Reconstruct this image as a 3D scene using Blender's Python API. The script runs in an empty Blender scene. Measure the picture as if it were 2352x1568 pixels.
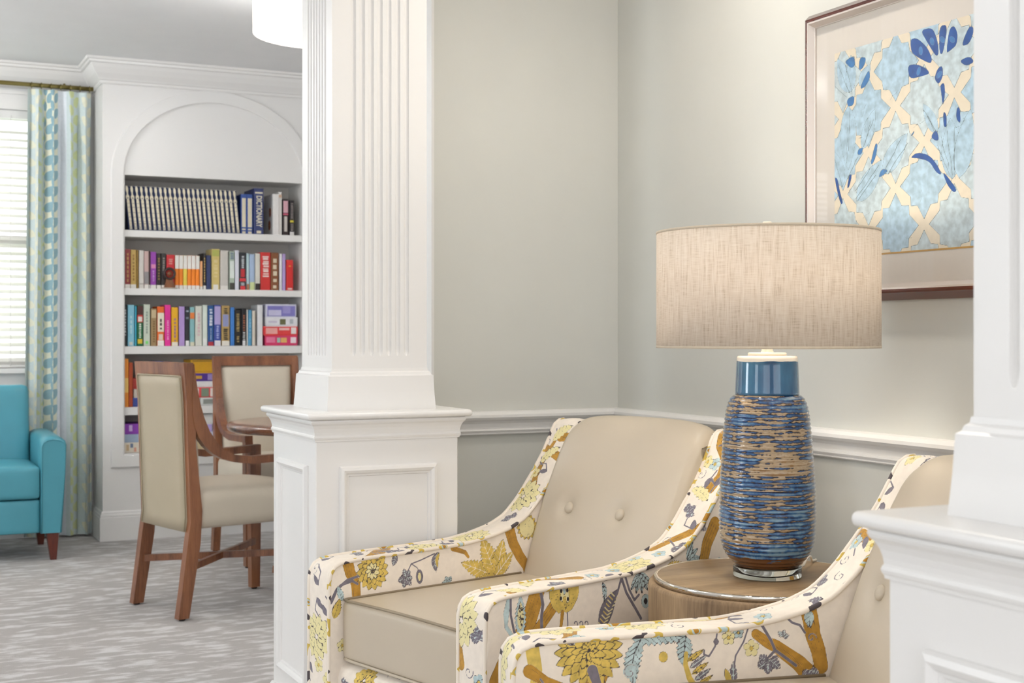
import bpy, bmesh, math, random
import numpy as np
from mathutils import Vector, Matrix

# ------------------------------------------------------------------ camera, world, exposure
scene = bpy.context.scene
COL = scene.collection
cam_d = bpy.data.cameras.new('camera'); cam = bpy.data.objects.new('camera', cam_d); COL.objects.link(cam)
EYE = 1.15
YAW = math.radians(25.6)
cam.location = (0, 0, EYE)
cam.rotation_euler = (math.pi / 2, 0, -YAW)
cam_d.sensor_width = 36.0
cam_d.lens = 3100.0 / 2352.0 * 36.0
cam_d.shift_y = -16.0 / 2352.0
cam_d.clip_start = 0.05
cam_d.dof.use_dof = True
cam_d.dof.focus_distance = 2.9
cam_d.dof.aperture_fstop = 9.0
scene.camera = cam

world = bpy.data.worlds.new('overcast_daylight'); scene.world = world
world.use_nodes = True
wbg = world.node_tree.nodes['Background']
wbg.inputs[0].default_value = (0.96, 0.97, 1.0, 1)
wbg.inputs[1].default_value = 1.7
vs = scene.view_settings
vs.view_transform = 'Standard'; vs.look = 'None'; vs.gamma = 1.0; vs.use_curve_mapping = False
vs.exposure = 0.37

def area(name, loc, rot, sx, sy, power, colour):
    l = bpy.data.lights.new(name, 'AREA'); l.shape = 'RECTANGLE'; l.size = sx; l.size_y = sy
    l.energy = power; l.color = colour
    o = bpy.data.objects.new(name, l); COL.objects.link(o)
    o.location = loc; o.rotation_euler = rot
    return o

# area lamps added at the two unseen side windows to bring in cool daylight
for _y, _p in ((0.95, 8.0), (4.75, 30.0)):
    area('added_side_daylight', (-3.54, _y, 1.69), (0, -math.pi / 2, 0), 1.44, 1.08, _p, (0.84, 0.93, 1.0))

# ------------------------------------------------------------------ small tools
R = math.radians
def lin(h):
    h = h.lstrip('#')
    v = [int(h[i:i + 2], 16) / 255.0 for i in (0, 2, 4)]
    return tuple([(c / 12.92 if c <= 0.04045 else ((c + 0.055) / 1.055) ** 2.4) for c in v] + [1.0])

MATS = {}
def nodes_of(m):
    return m.node_tree.nodes, m.node_tree.links

def new_mat(name, col, rough=0.5, metal=0.0, spec=0.5, var=0.04, vscale=6.0, bump=0.0, bscale=200.0, coat=0.0, stretch=None):
    """principled material with a procedural tone variation and optional fine relief"""
    if name in MATS: return MATS[name]
    m = bpy.data.materials.new(name); m.use_nodes = True
    N, L = nodes_of(m)
    b = N['Principled BSDF']
    c = lin(col) if isinstance(col, str) else col
    b.inputs['Roughness'].default_value = rough
    b.inputs['Metallic'].default_value = metal
    b.inputs['Specular IOR Level'].default_value = spec
    b.inputs['Coat Weight'].default_value = coat
    b.inputs['Coat Roughness'].default_value = 0.08
    tc = N.new('ShaderNodeTexCoord')
    mp = N.new('ShaderNodeMapping')
    if stretch: mp.inputs['Scale'].default_value = stretch
    L.new(tc.outputs['Object'], mp.inputs['Vector'])
    nz = N.new('ShaderNodeTexNoise'); nz.inputs['Scale'].default_value = vscale; nz.inputs['Detail'].default_value = 3
    L.new(mp.outputs[0], nz.inputs['Vector'])
    rp = N.new('ShaderNodeValToRGB')
    k0, k1 = 1 - var, 1 + var
    rp.color_ramp.elements[0].position = 0.3; rp.color_ramp.elements[1].position = 0.7
    rp.color_ramp.elements[0].color = (c[0] * k0, c[1] * k0, c[2] * k0, 1)
    rp.color_ramp.elements[1].color = (min(1, c[0] * k1), min(1, c[1] * k1), min(1, c[2] * k1), 1)
    L.new(nz.outputs['Fac'], rp.inputs['Fac'])
    L.new(rp.outputs['Color'], b.inputs['Base Color'])
    if bump > 0:
        n2 = N.new('ShaderNodeTexNoise'); n2.inputs['Scale'].default_value = bscale; n2.inputs['Detail'].default_value = 2
        L.new(mp.outputs[0], n2.inputs['Vector'])
        bp = N.new('ShaderNodeBump'); bp.inputs['Strength'].default_value = bump; bp.inputs['Distance'].default_value = 0.002
        L.new(n2.outputs['Fac'], bp.inputs['Height']); L.new(bp.outputs[0], b.inputs['Normal'])
    MATS[name] = m
    return m

def wood_mat(name, dark, light, rough=0.35, along='Z', scale=14.0, coat=0.2):
    if name in MATS: return MATS[name]
    m = bpy.data.materials.new(name); m.use_nodes = True
    N, L = nodes_of(m); b = N['Principled BSDF']
    tc = N.new('ShaderNodeTexCoord'); mp = N.new('ShaderNodeMapping')
    s = {'X': (0.09, 1, 1), 'Y': (1, 0.09, 1), 'Z': (1, 1, 0.09)}[along]
    mp.inputs['Scale'].default_value = s
    L.new(tc.outputs['Object'], mp.inputs['Vector'])
    n1 = N.new('ShaderNodeTexNoise'); n1.inputs['Scale'].default_value = scale; n1.inputs['Detail'].default_value = 6; n1.inputs['Distortion'].default_value = 0.6
    n2 = N.new('ShaderNodeTexNoise'); n2.inputs['Scale'].default_value = scale * 18; n2.inputs['Detail'].default_value = 3
    for n in (n1, n2): L.new(mp.outputs[0], n.inputs['Vector'])
    mx = N.new('ShaderNodeMath'); mx.operation = 'MULTIPLY_ADD'; mx.inputs[1].default_value = 0.45
    L.new(n2.outputs['Fac'], mx.inputs[0]); L.new(n1.outputs['Fac'], mx.inputs[2])
    rp = N.new('ShaderNodeValToRGB')
    rp.color_ramp.elements[0].position = 0.5; rp.color_ramp.elements[1].position = 0.92
    rp.color_ramp.elements[0].color = lin(dark); rp.color_ramp.elements[1].color = lin(light)
    L.new(mx.outputs[0], rp.inputs['Fac']); L.new(rp.outputs[0], b.inputs['Base Color'])
    b.inputs['Roughness'].default_value = rough
    b.inputs['Coat Weight'].default_value = coat; b.inputs['Coat Roughness'].default_value = 0.2
    bp = N.new('ShaderNodeBump'); bp.inputs['Strength'].default_value = 0.12; bp.inputs['Distance'].default_value = 0.001
    L.new(n2.outputs['Fac'], bp.inputs['Height']); L.new(bp.outputs[0], b.inputs['Normal'])
    MATS[name] = m
    return m

# materials used all over
M_trim = new_mat('white_trim_paint', '#eae8e5', 0.30, var=0.008, vscale=2.0)
M_wall = new_mat('sage_wall_paint', '#d6d6cf', 0.6, var=0.012, bump=0.05, bscale=260)
M_white_wall = new_mat('white_wall_paint', '#ecebea', 0.6, var=0.01, bump=0.04, bscale=260)
M_ceiling = new_mat('ceiling_paint', '#f4f4f4', 0.85, var=0.01, bump=0.05, bscale=300)
M_walnut = wood_mat('walnut_frame', '#5d3320', '#94603f', 0.34, 'Z', 16)
M_vinyl = new_mat('taupe_vinyl', '#b3a68d', 0.42, var=0.02, bump=0.06, bscale=700)
M_vinyl_front = new_mat('stone_vinyl', '#cfc4b2', 0.42, var=0.02, bump=0.06, bscale=700)
M_black = new_mat('black_rubber', '#161412', 0.7)
M_brass = new_mat('aged_brass', '#8d7c45', 0.35, 1.0)

def empty(name, loc=(0, 0, 0), rz=0.0):
    o = bpy.data.objects.new(name, None); COL.objects.link(o)
    o.location = loc; o.rotation_euler = (0, 0, rz); o.empty_display_size = 0.05
    return o
def tag(o, label=None, cat=None, group=None, kind=None):
    if label: o['label'] = label
    if cat: o['category'] = cat
    if group: o['group'] = group
    if kind: o['kind'] = kind
    return o
def mesh_obj(name, me, mat, parent=None, loc=None, rot=None):
    o = bpy.data.objects.new(name, me); COL.objects.link(o)
    if mat is not None and len(me.materials) == 0: me.materials.append(mat)
    if parent is not None: o.parent = parent
    if loc is not None: o.location = loc
    if rot is not None: o.rotation_euler = rot
    return o
def copy_tree(o, parent=None):
    n = o.copy(); COL.objects.link(n); n.parent = parent
    for ch in [c for c in o.children]: copy_tree(ch, n)
    return n

class MB:
    """collects shapes into one mesh"""
    def __init__(s): s.v = []; s.f = []; s.sm = []
    def add(s, vs, fs, smooth=False):
        k = len(s.v); s.v += [tuple(v) for v in vs]
        for f in fs: s.f.append(tuple(i + k for i in f)); s.sm.append(smooth)
        return s
    def box(s, x0, x1, y0, y1, z0, z1):
        vs = [(x, y, z) for z in (z0, z1) for y in (y0, y1) for x in (x0, x1)]
        return s.add(vs, [(0, 2, 3, 1), (4, 5, 7, 6), (0, 1, 5, 4), (2, 6, 7, 3), (0, 4, 6, 2), (1, 3, 7, 5)])
    def rbox(s, x0, x1, y0, y1, z0, z1, r=0.004, seg=2):
        """box with rounded edges"""
        b = bmesh.new()
        bmesh.ops.create_cube(b, size=1.0)
        for v in b.verts:
            v.co = Vector(((x0 + x1) / 2 + v.co.x * (x1 - x0), (y0 + y1) / 2 + v.co.y * (y1 - y0), (z0 + z1) / 2 + v.co.z * (z1 - z0)))
        bmesh.ops.bevel(b, geom=b.edges[:], offset=r, segments=seg, profile=0.5, affect='EDGES', clamp_overlap=True)
        b.verts.index_update()
        s.add([v.co[:] for v in b.verts], [[v.index for v in f.verts] for f in b.faces], seg > 1); b.free()
        return s
    def hexa(s, a, b):
        """box between two quads (4 points each)"""
        return s.add(list(a) + list(b), [(3, 2, 1, 0), (4, 5, 6, 7), (0, 1, 5, 4), (1, 2, 6, 5), (2, 3, 7, 6), (3, 0, 4, 7)])
    def grid(s, P, closed_u=False, closed_v=False, smooth=True, flip=False):
        """P[i][j] points"""
        nu, nv = len(P), len(P[0]); vs = [p for row in P for p in row]; fs = []
        for i in range(nu if closed_u else nu - 1):
            for j in range(nv if closed_v else nv - 1):
                a = i * nv + j; b = ((i + 1) % nu) * nv + j; c = ((i + 1) % nu) * nv + (j + 1) % nv; d = i * nv + (j + 1) % nv
                fs.append((d, c, b, a) if flip else (a, b, c, d))
        return s.add(vs, fs, smooth)
    def lathe(s, prof, n=64, cx=0, cy=0, smooth=True):
        """profile of (radius, z), bottom to top"""
        P = [[(cx + r * math.cos(2 * math.pi * j / n), cy + r * math.sin(2 * math.pi * j / n), z) for j in range(n)] for r, z in prof]
        s.grid(P, closed_v=True, smooth=smooth, flip=True)
        for idx, fl in ((0, True), (-1, False)):
            if prof[idx][0] > 1e-6:
                f = list(range(n)); vs = P[idx]
                s.add(vs, [tuple(reversed(f)) if fl else tuple(f)], False)
        return s
    def tube(s, pts, r, n=8, caps=True):
        pts = [Vector(p) for p in pts]; rs = r if isinstance(r, (list, tuple)) else [r] * len(pts)
        P = []; prev = None
        for i, p in enumerate(pts):
            t = (pts[min(i + 1, len(pts) - 1)] - pts[max(i - 1, 0)])
            if t.length < 1e-9: t = Vector((0, 0, 1))
            t.normalize()
            if prev is None:
                a = Vector((0, 0, 1)) if abs(t.z) < 0.9 else Vector((1, 0, 0))
                u = t.cross(a).normalized()
            else:
                u = (prev - t * prev.dot(t))
                u = u.normalized() if u.length > 1e-9 else t.orthogonal().normalized()
            prev = u; w = t.cross(u)
            P.append([tuple(p + (u * math.cos(2 * math.pi * k / n) + w * math.sin(2 * math.pi * k / n)) * rs[i]) for k in range(n)])
        s.grid(P, closed_v=True)
        if caps:
            s.add(P[0], [tuple(range(n))]); s.add(P[-1], [tuple(reversed(range(n)))])
        return s
    def sweep(s, path, prof, closed=False, to3=None, smooth=False, caps=True):
        """moulding: profile (offset to the left of the path, height) along a 2D path, mitred"""
        to3 = to3 or (lambda a, b, h: (a, b, h))
        n = len(path); rows = []
        for i in range(n):
            p = Vector(path[i])
            d1 = (p - Vector(path[i - 1])).normalized() if (closed or i > 0) else None
            d2 = (Vector(path[(i + 1) % n]) - p).normalized() if (closed or i < n - 1) else None
            if d1 is None: d1 = d2
            if d2 is None: d2 = d1
            n1 = Vector((-d1.y, d1.x)); n2 = Vector((-d2.y, d2.x)); m = (n1 + n2)
            m = m / max(1e-6, m.dot(n1)) if m.length > 1e-6 else n1
            rows.append([to3(p.x + m.x * o, p.y + m.y * o, h) for o, h in prof])
        s.grid(rows, closed_u=closed, smooth=smooth)
        if caps and not closed:
            k = len(prof); s.add(rows[0], [tuple(range(k))]); s.add(rows[-1], [tuple(reversed(range(k)))])
        return s
    def prism(s, poly, h0, h1, to3=None, smooth=False):
        to3 = to3 or (lambda a, b, h: (a, b, h)); n = len(poly)
        vs = [to3(a, b, h0) for a, b in poly] + [to3(a, b, h1) for a, b in poly]
        fs = [tuple(reversed(range(n))), tuple(range(n, 2 * n))]
        s.add(vs, fs, False)
        k = [(i, (i + 1) % n, n + (i + 1) % n, n + i) for i in range(n)]
        return s.add(vs, k, smooth)
    def mesh(s, name, weld=True, normals=True):
        me = bpy.data.meshes.new(name); me.from_pydata(s.v, [], s.f)
        me.polygons.foreach_set('use_smooth', s.sm)
        if weld or normals:
            b = bmesh.new(); b.from_mesh(me)
            if weld: bmesh.ops.remove_doubles(b, verts=b.verts[:], dist=1e-5)
            if normals: bmesh.ops.recalc_face_normals(b, faces=b.faces[:])
            b.to_mesh(me); b.free()
        me.update()
        return me
    def build(s, name, mat, parent=None, loc=None, rot=None, weld=True):
        return mesh_obj(name, s.mesh(name, weld), mat, parent, loc, rot)

def soft_box(x0, x1, y0, y1, z0, z1, r, n=14, crown=0.0, sag=0.0):
    """cushion: rounded box with a crowned top; returns an MB"""
    m = MB(); cx, cy, cz = (x0 + x1) / 2, (y0 + y1) / 2, (z0 + z1) / 2
    hx, hy, hz = (x1 - x0) / 2, (y1 - y0) / 2, (z1 - z0) / 2
    r = min(r, hx, hy, hz)
    def f(p):
        q = Vector((p[0] * hx, p[1] * hy, p[2] * hz))
        i = Vector((max(-hx + r, min(hx - r, q.x)), max(-hy + r, min(hy - r, q.y)), max(-hz + r, min(hz - r, q.z))))
        d = q - i
        if d.length > 1e-9: q = i + d.normalized() * r
        k = max(0, 1 - (q.x / hx) ** 2) * max(0, 1 - (q.y / hy) ** 2)
        q.z += (crown * k if q.z > 0 else -sag * k)
        return (cx + q.x, cy + q.y, cz + q.z)
    # denser near the edges
    ts = [math.sin(math.pi / 2 * (2 * i / n - 1)) for i in range(n + 1)]
    for ax in range(3):
        for sg in (-1, 1):
            P = []
            for a in ts:
                row = []
                for b in ts:
                    p = [0, 0, 0]; p[ax] = sg; p[(ax + 1) % 3] = a; p[(ax + 2) % 3] = b
                    row.append(f(p))
                P.append(row)
            m.grid(P, smooth=True, flip=(sg < 0))
    return m

# ------------------------------------------------------------------ the room shell
CEIL = 2.68; WY = 8.10; FACE = 7.755
XL, XR, YN = -3.6, 3.3, -2.2

def carpet_material():
    m = bpy.data.materials.new('streaked_grey_carpet'); m.use_nodes = True
    N, L = nodes_of(m); b = N['Principled BSDF']
    tc = N.new('ShaderNodeTexCoord')
    def noise(scale, sx, sy, det=3, rot=0.0):
        mp = N.new('ShaderNodeMapping'); mp.inputs['Scale'].default_value = (sx, sy, 1); mp.inputs['Rotation'].default_value = (0, 0, rot)
        L.new(tc.outputs['Object'], mp.inputs['Vector'])
        n = N.new('ShaderNodeTexNoise'); n.inputs['Scale'].default_value = scale; n.inputs['Detail'].default_value = det; n.inputs['Roughness'].default_value = 0.6
        L.new(mp.outputs[0], n.inputs['Vector']); return n
    n1 = noise(7.0, 1.0, 2.9, 6, R(-6))      # long streaks
    n2 = noise(1.3, 1, 1, 2)                 # broad tone drift
    n3 = noise(260, 1, 1, 2)                 # pile
    r1 = N.new('ShaderNodeValToRGB'); r1.color_ramp.elements[0].position = 0.49; r1.color_ramp.elements[1].position = 0.60
    r1.color_ramp.elements[0].color = (0, 0, 0, 1); r1.color_ramp.elements[1].color = (1, 1, 1, 1)
    L.new(n1.outputs['Fac'], r1.inputs[0])
    br = N.new('ShaderNodeMath'); br.operation = 'MULTIPLY_ADD'; br.inputs[1].default_value = 0.8; br.inputs[2].default_value = -0.05
    L.new(n3.outputs['Fac'], br.inputs[0])
    mu = N.new('ShaderNodeMath'); mu.operation = 'MULTIPLY'; mu.use_clamp = True
    k = N.new('ShaderNodeMath'); k.operation = 'ADD'; k.inputs[1].default_value = 0.45
    L.new(br.outputs[0], k.inputs[0]); L.new(r1.outputs[0], mu.inputs[0]); L.new(k.outputs[0], mu.inputs[1])
    base = N.new('ShaderNodeMix'); base.data_type = 'RGBA'
    base.inputs[6].default_value = lin('#a39f9c'); base.inputs[7].default_value = lin('#aca59f')
    L.new(n2.outputs['Fac'], base.inputs[0])
    mix = N.new('ShaderNodeMix'); mix.data_type = 'RGBA'; mix.inputs[7].default_value = lin('#d6d4d2')
    L.new(mu.outputs[0], mix.inputs[0]); L.new(base.outputs[2], mix.inputs[6])
    L.new(mix.outputs[2], b.inputs['Base Color'])
    b.inputs['Roughness'].default_value = 0.95; b.inputs['Specular IOR Level'].default_value = 0.1
    b.inputs['Sheen Weight'].default_value = 0.2
    bp = N.new('ShaderNodeBump'); bp.inputs['Strength'].default_value = 0.5; bp.inputs['Distance'].default_value = 0.004
    L.new(n3.outputs['Fac'], bp.inputs['Height']); L.new(bp.outputs[0], b.inputs['Normal'])
    return m

tag(MB().box(XL - .15, XR + .15, YN, WY + .15, -0.06, 0).build('floor', carpet_material()), 'grey carpet with pale streaks running across the room', 'floor', kind='structure')
tag(MB().box(XL - .15, XR + .15, YN, WY + .15, CEIL, CEIL + .08).build('ceiling', M_ceiling), 'plain white painted ceiling above the bookcase', 'ceiling', kind='structure')

def wall_with_holes(a0, a1, holes, z1, to):
    """boxes round rectangular holes (a0, a1, z0, z1) along a wall"""
    m = MB(); cur = a0
    for h0, h1, hz0, hz1 in sorted(holes):
        m.box(*to(cur, h0), 0, z1); m.box(*to(h0, h1), 0, hz0); m.box(*to(h0, h1), hz1, z1); cur = h1
    m.box(*to(cur, a1), 0, z1)
    return m
WIN = [(-0.12, 0.96, 0.96, 2.42), (-3.0, -1.92, 0.96, 2.42)]
LWIN = [(0.4, 1.5, 0.96, 2.42), (4.2, 5.3, 0.96, 2.42)]
tag(wall_with_holes(XL, XR, WIN, CEIL, lambda a, b: (a, b, WY, WY + .15)).build('wall_back', M_white_wall), 'white far wall with the window beside the bookcase', 'wall', kind='structure')
tag(wall_with_holes(YN, WY, LWIN, CEIL, lambda a, b: (XL - .15, XL, a, b)).build('wall_left', M_white_wall), 'white side wall across the room from the picture', 'wall', kind='structure')
tag(MB().box(XR, XR + .15, 3.78, WY, 0, CEIL).build('wall_right', M_white_wall), 'white side wall to the right of the bookcase', 'wall', kind='structure')
AX, AY, AEND = 2.12, 3.66, 1.50          # alcove: picture wall, rear wall, free end of the rear wall
tag(MB().box(AX, AX + .12, 0.3, AY + .12, 0, CEIL).build('wall_picture', M_wall), 'sage wall with the chair rail and the framed picture', 'wall', kind='structure')
tag(MB().box(AEND, AX, AY, AY + .12, 0, CEIL).build('wall_alcove', M_wall), 'sage wall behind the far armchair', 'wall', kind='structure')
tag(MB().box(AEND - .008, AEND, AY - .002, AY + .122, 0, CEIL).build('trim_1', M_trim), 'white end board of the sage wall beside the fluted column', 'trim', kind='structure')
tag(MB().box(AX + .12, XR, AY, AY + .12, 0, CEIL).build('wall_rear', M_white_wall), 'white wall behind the alcove', 'wall', kind='structure')

rail_prof = [(0, .922), (.010, .9225), (.024, .920), (.032, .912), (.033, .904), (.028, .897), (.019, .892), (.014, .885), (.012, .874), (.012, .870), (.017, .869), (.019, .865), (.017, .861), (.013, .860), (.013, .857), (.016, .855), (.013, .852), (0, .851)]
tag(MB().sweep([(AX, .3), (AX, AY), (AEND, AY)], rail_prof).build('trim_2', M_trim), 'white moulded chair rail along the sage walls', 'chair rail', kind='structure')
base_prof = [(0, .165), (.005, .165), (.008, .158), (.008, .150), (.013, .147), (.015, .140), (.013, .133), (.017, .130), (.017, 0), (0, 0)]
tag(MB().sweep([(AX, .3), (AX, AY), (AEND, AY)], base_prof).build('baseboard_alcove', M_trim), 'white baseboard along the sage walls', 'baseboard', kind='structure')
BX0, BX1 = 1.19, 2.46                    # built-in bookcase, outer sides
tag(MB().sweep([(BX0, WY), (XL, WY)], base_prof).build('baseboard_back', M_trim), 'white baseboard under the window', 'baseboard', kind='structure')
crown_prof = [(0, -.135), (.010, -.135), (.014, -.128), (.014, -.118), (.020, -.114), (.026, -.104), (.045, -.080), (.062, -.050), (.070, -.032), (.082, -.028), (.084, -.016), (.094, -.012), (.098, 0), (0, 0)]
cp = [(o, CEIL + h) for o, h in crown_prof]
tag(MB().sweep([(XR, WY), (BX1, WY), (BX1, FACE), (BX0, FACE), (BX0, WY), (XL, WY), (XL, YN)], cp).build('trim_3', M_trim), 'white crown moulding stepping out round the bookcase', 'crown moulding', kind='structure')

# ------------------------------------------------------------------ windows, blinds, view outside
def glass_mat():
    m = bpy.data.materials.new('clear_pane'); m.use_nodes = True
    N, L = nodes_of(m); b = N['Principled BSDF']
    tr = N.new('ShaderNodeBsdfTransparent'); gl = N.new('ShaderNodeBsdfGlossy'); gl.inputs['Roughness'].default_value = 0.02
    lw = N.new('ShaderNodeLayerWeight'); lw.inputs['Blend'].default_value = 0.5
    pw = N.new('ShaderNodeMath'); pw.operation = 'POWER'; pw.inputs[1].default_value = 5; L.new(lw.outputs['Facing'], pw.inputs[0])
    fr = N.new('ShaderNodeMath'); fr.operation = 'MULTIPLY_ADD'; fr.inputs[1].default_value = .94; fr.inputs[2].default_value = .04; L.new(pw.outputs[0], fr.inputs[0])
    nz = N.new('ShaderNodeTexNoise'); nz.inputs['Scale'].default_value = 3
    bp = N.new('ShaderNodeBump'); bp.inputs['Strength'].default_value = 0.02; bp.inputs['Distance'].default_value = 0.001
    L.new(nz.outputs[0], bp.inputs['Height']); L.new(bp.outputs[0], gl.inputs['Normal'])
    mx = N.new('ShaderNodeMixShader'); L.new(fr.outputs[0], mx.inputs[0]); L.new(tr.outputs[0], mx.inputs[1]); L.new(gl.outputs[0], mx.inputs[2])
    L.new(mx.outputs[0], N['Material Output'].inputs['Surface']); N.remove(b)
    return m
M_glass = glass_mat()
M_slat = new_mat('white_blind_slat', '#f6f5f2', 0.5, var=0.01)
_N, _L = nodes_of(M_slat)
_t = _N.new('ShaderNodeBsdfTranslucent'); _t.inputs[0].default_value = lin('#fbfaf6'); _x = _N.new('ShaderNodeMixShader'); _x.inputs[0].default_value = .5
_L.new(_N['Principled BSDF'].outputs[0], _x.inputs[1]); _L.new(_t.outputs[0], _x.inputs[2]); _L.new(_x.outputs[0], _N['Material Output'].inputs['Surface'])

def window(name, a0, a1, z0, z1, to, where):
    """to(a, d, z): a along the wall, d into the room (0 = inner wall face)"""
    def bx(m, A0, A1, D0, D1, Z0, Z1):
        p, q = to(A0, D0, Z0), to(A1, D1, Z1)
        return m.box(min(p[0], q[0]), max(p[0], q[0]), min(p[1], q[1]), max(p[1], q[1]), Z0, Z1)
    root = empty(name, to((a0 + a1) / 2, 0, 0)); o = root.location.copy()
    tag(root, 'white framed window ' + where, 'window', kind='structure')
    def put(nm, m, mat):
        ob = m.build(nm, mat); ob.parent = root; ob.location = -o; return ob
    m = MB()
    for s in ((a0 - .075, a0, z0, z1 + .105), (a1, a1 + .075, z0, z1 + .105), (a0, a1, z1, z1 + .105)): bx(m, s[0], s[1], 0, .018, s[2], s[3])
    bx(m, a0 - .085, a1 + .085, 0, .028, z1 + .085, z1 + .105)
    put('casing', m, M_trim)
    m = MB(); bx(m, a0 - .10, a1 + .10, -.10, .055, z0 - .028, z0); bx(m, a0 - .075, a1 + .075, 0, .018, z0 - .10, z0 - .028)
    put('window_sill', m, M_trim)
    m = MB()
    for D, s in ((-.09, (z0, (z0 + z1) / 2 + .02)), (-.12, ((z0 + z1) / 2 - .02, z1))):
        bx(m, a0, a0 + .045, D, D + .03, *s); bx(m, a1 - .045, a1, D, D + .03, *s)
        bx(m, a0, a1, D, D + .03, s[0], s[0] + .045); bx(m, a0, a1, D, D + .03, s[1] - .045, s[1])
    put('window_sash', m, M_trim)
    for D, s in ((-.078, (z0 + .045, (z0 + z1) / 2 - .025)), (-.108, ((z0 + z1) / 2 + .025, z1 - .045))):
        m = MB(); bx(m, a0 + .045, a1 - .045, D, D + .004, *s); put('pane', m, M_glass)
    return root

def blind(a0, a1, z0, z1, to, label, pitch=.043, tilt=24):
    b0 = to(a0, 0, z0); b1 = to(a1, 0, z0)
    root = empty('window_blind', to((a0 + a1) / 2, 0, z0)); o = root.location.copy()
    tag(root, label, 'blind', 'white slatted blinds')
    D = -.035; al = Vector(to(1, 0, 0)) - Vector(to(0, 0, 0)); dn = Vector(to(0, 1, 0)) - Vector(to(0, 0, 0))
    rz = math.atan2(al.y, al.x)
    w = (a1 - a0) / 2 - .006
    hb = MB().box(-w, w, -.022, .022, 0, .045).build('head_rail', M_trim, root); hb.rotation_euler = (0, 0, rz); hb.location = dn * D + Vector((0, 0, z1 - z0 - .046))
    rb = MB().box(-w, w, -.02, .02, 0, .016).build('bottom_rail', M_trim, root); rb.rotation_euler = (0, 0, rz); rb.location = dn * D + Vector((0, 0, .003))
    sl = MB(); c = math.cos(R(tilt)) * .025; s = math.sin(R(tilt)) * .025
    sl.hexa([(-w, -c, -s), (w, -c, -s), (w, 0, .0035), (-w, 0, .0035)], [(-w, -c, -s + .003), (w, -c, -s + .003), (w, 0, .0065), (-w, 0, .0065)])
    sl.hexa([(-w, 0, .0035), (w, 0, .0035), (w, c, s), (-w, c, s)], [(-w, 0, .0065), (w, 0, .0065), (w, c, s + .003), (-w, c, s + .003)])
    me = sl.mesh('slat'); n = int((z1 - z0 - .10) / pitch)
    for i in range(n):
        ob = mesh_obj('slat', me, M_slat, root); ob.rotation_euler = (0, 0, rz); ob.location = dn * D + Vector((0, 0, .045 + i * pitch))
    for k in (-.6, .6):
        cd = MB().tube([tuple(al * (w * k) + dn * (D + .028) + Vector((0, 0, .01))), tuple(al * (w * k) + dn * (D + .028) + Vector((0, 0, z1 - z0 - .03)))], .0015, 5).build('lift_cord', M_trim, root)
    return root

toB = lambda a, d, z: (a, WY - d, z)
toL = lambda a, d, z: (XL + d, a, z)
wl = ['behind the teal armchair and leafy curtain', 'far along the back wall away from the bookcase']
bl = ['white slatted blind in the window behind the teal armchair', 'white slatted blind in the distant back wall window']
for i, w in enumerate(WIN):
    window('window_%d' % (i + 1), *w, toB, wl[i]); blind(w[0], w[1], w[2], w[3], toB, bl[i])
wl = ['in the side wall nearest the columns', 'in the side wall facing the dining chairs']
for i, w in enumerate(LWIN):
    window('window_%d' % (i + 3), *w, toL, wl[i]); blind(w[0], w[1], w[2], w[3], toL, 'white slatted blind in the side wall window ' + ['nearest the columns', 'facing the dining chairs'][i])

# planting outside the windows
M_leaf = new_mat('sunlit_hedge_leaf', '#d4e6c6', 0.7, var=0.25, vscale=5)
M_lawn = new_mat('sunlit_lawn', '#dcebcd', 0.9, var=0.12, vscale=4)
tag(MB().box(-12, 8, WY + .16, 20, -0.5, -0.35).build('lawn', M_lawn), 'bright lawn seen through the window', 'lawn', kind='structure')
rnd = random.Random(5)
for hx, hy, hw, hh, lb in ((-0.6, 13.2, 1.3, 2.3, 'pale green shrub seen through the window behind the teal armchair'), (2.9, 13.8, 1.2, 1.7, 'low pale green shrub right of the taller one outside the window')):
    root = empty('shrub', (hx, hy, -0.35)); tag(root, lb, 'shrub', 'shrubs outside the window')
    MB().tube([(0, 0, 0), (0.05, 0, hh * .5), (0, .05, hh * .8)], [.06, .045, .02], 8).build('stem', M_walnut, root)
    fol = MB()
    for k in range(900):
        a = rnd.uniform(0, 6.28); zz = rnd.uniform(.08, 1); rr = hw * math.sin(math.pi * min(1, zz * .9 + .1)) ** .6 * rnd.uniform(.55, 1)
        c = Vector((rr * math.cos(a), rr * math.sin(a), zz * hh)); d1 = Vector((rnd.uniform(-1, 1), rnd.uniform(-1, 1), rnd.uniform(-1, 1))).normalized(); d2 = d1.orthogonal().normalized(); s = rnd.uniform(.07, .13)
        fol.add([tuple(c - d1 * s), tuple(c + d2 * s * .5), tuple(c + d1 * s), tuple(c - d2 * s * .5)], [(0, 1, 2, 3)])
    fo = fol.build('foliage', M_leaf, root, weld=False); tag(fo, kind='stuff')

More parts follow.
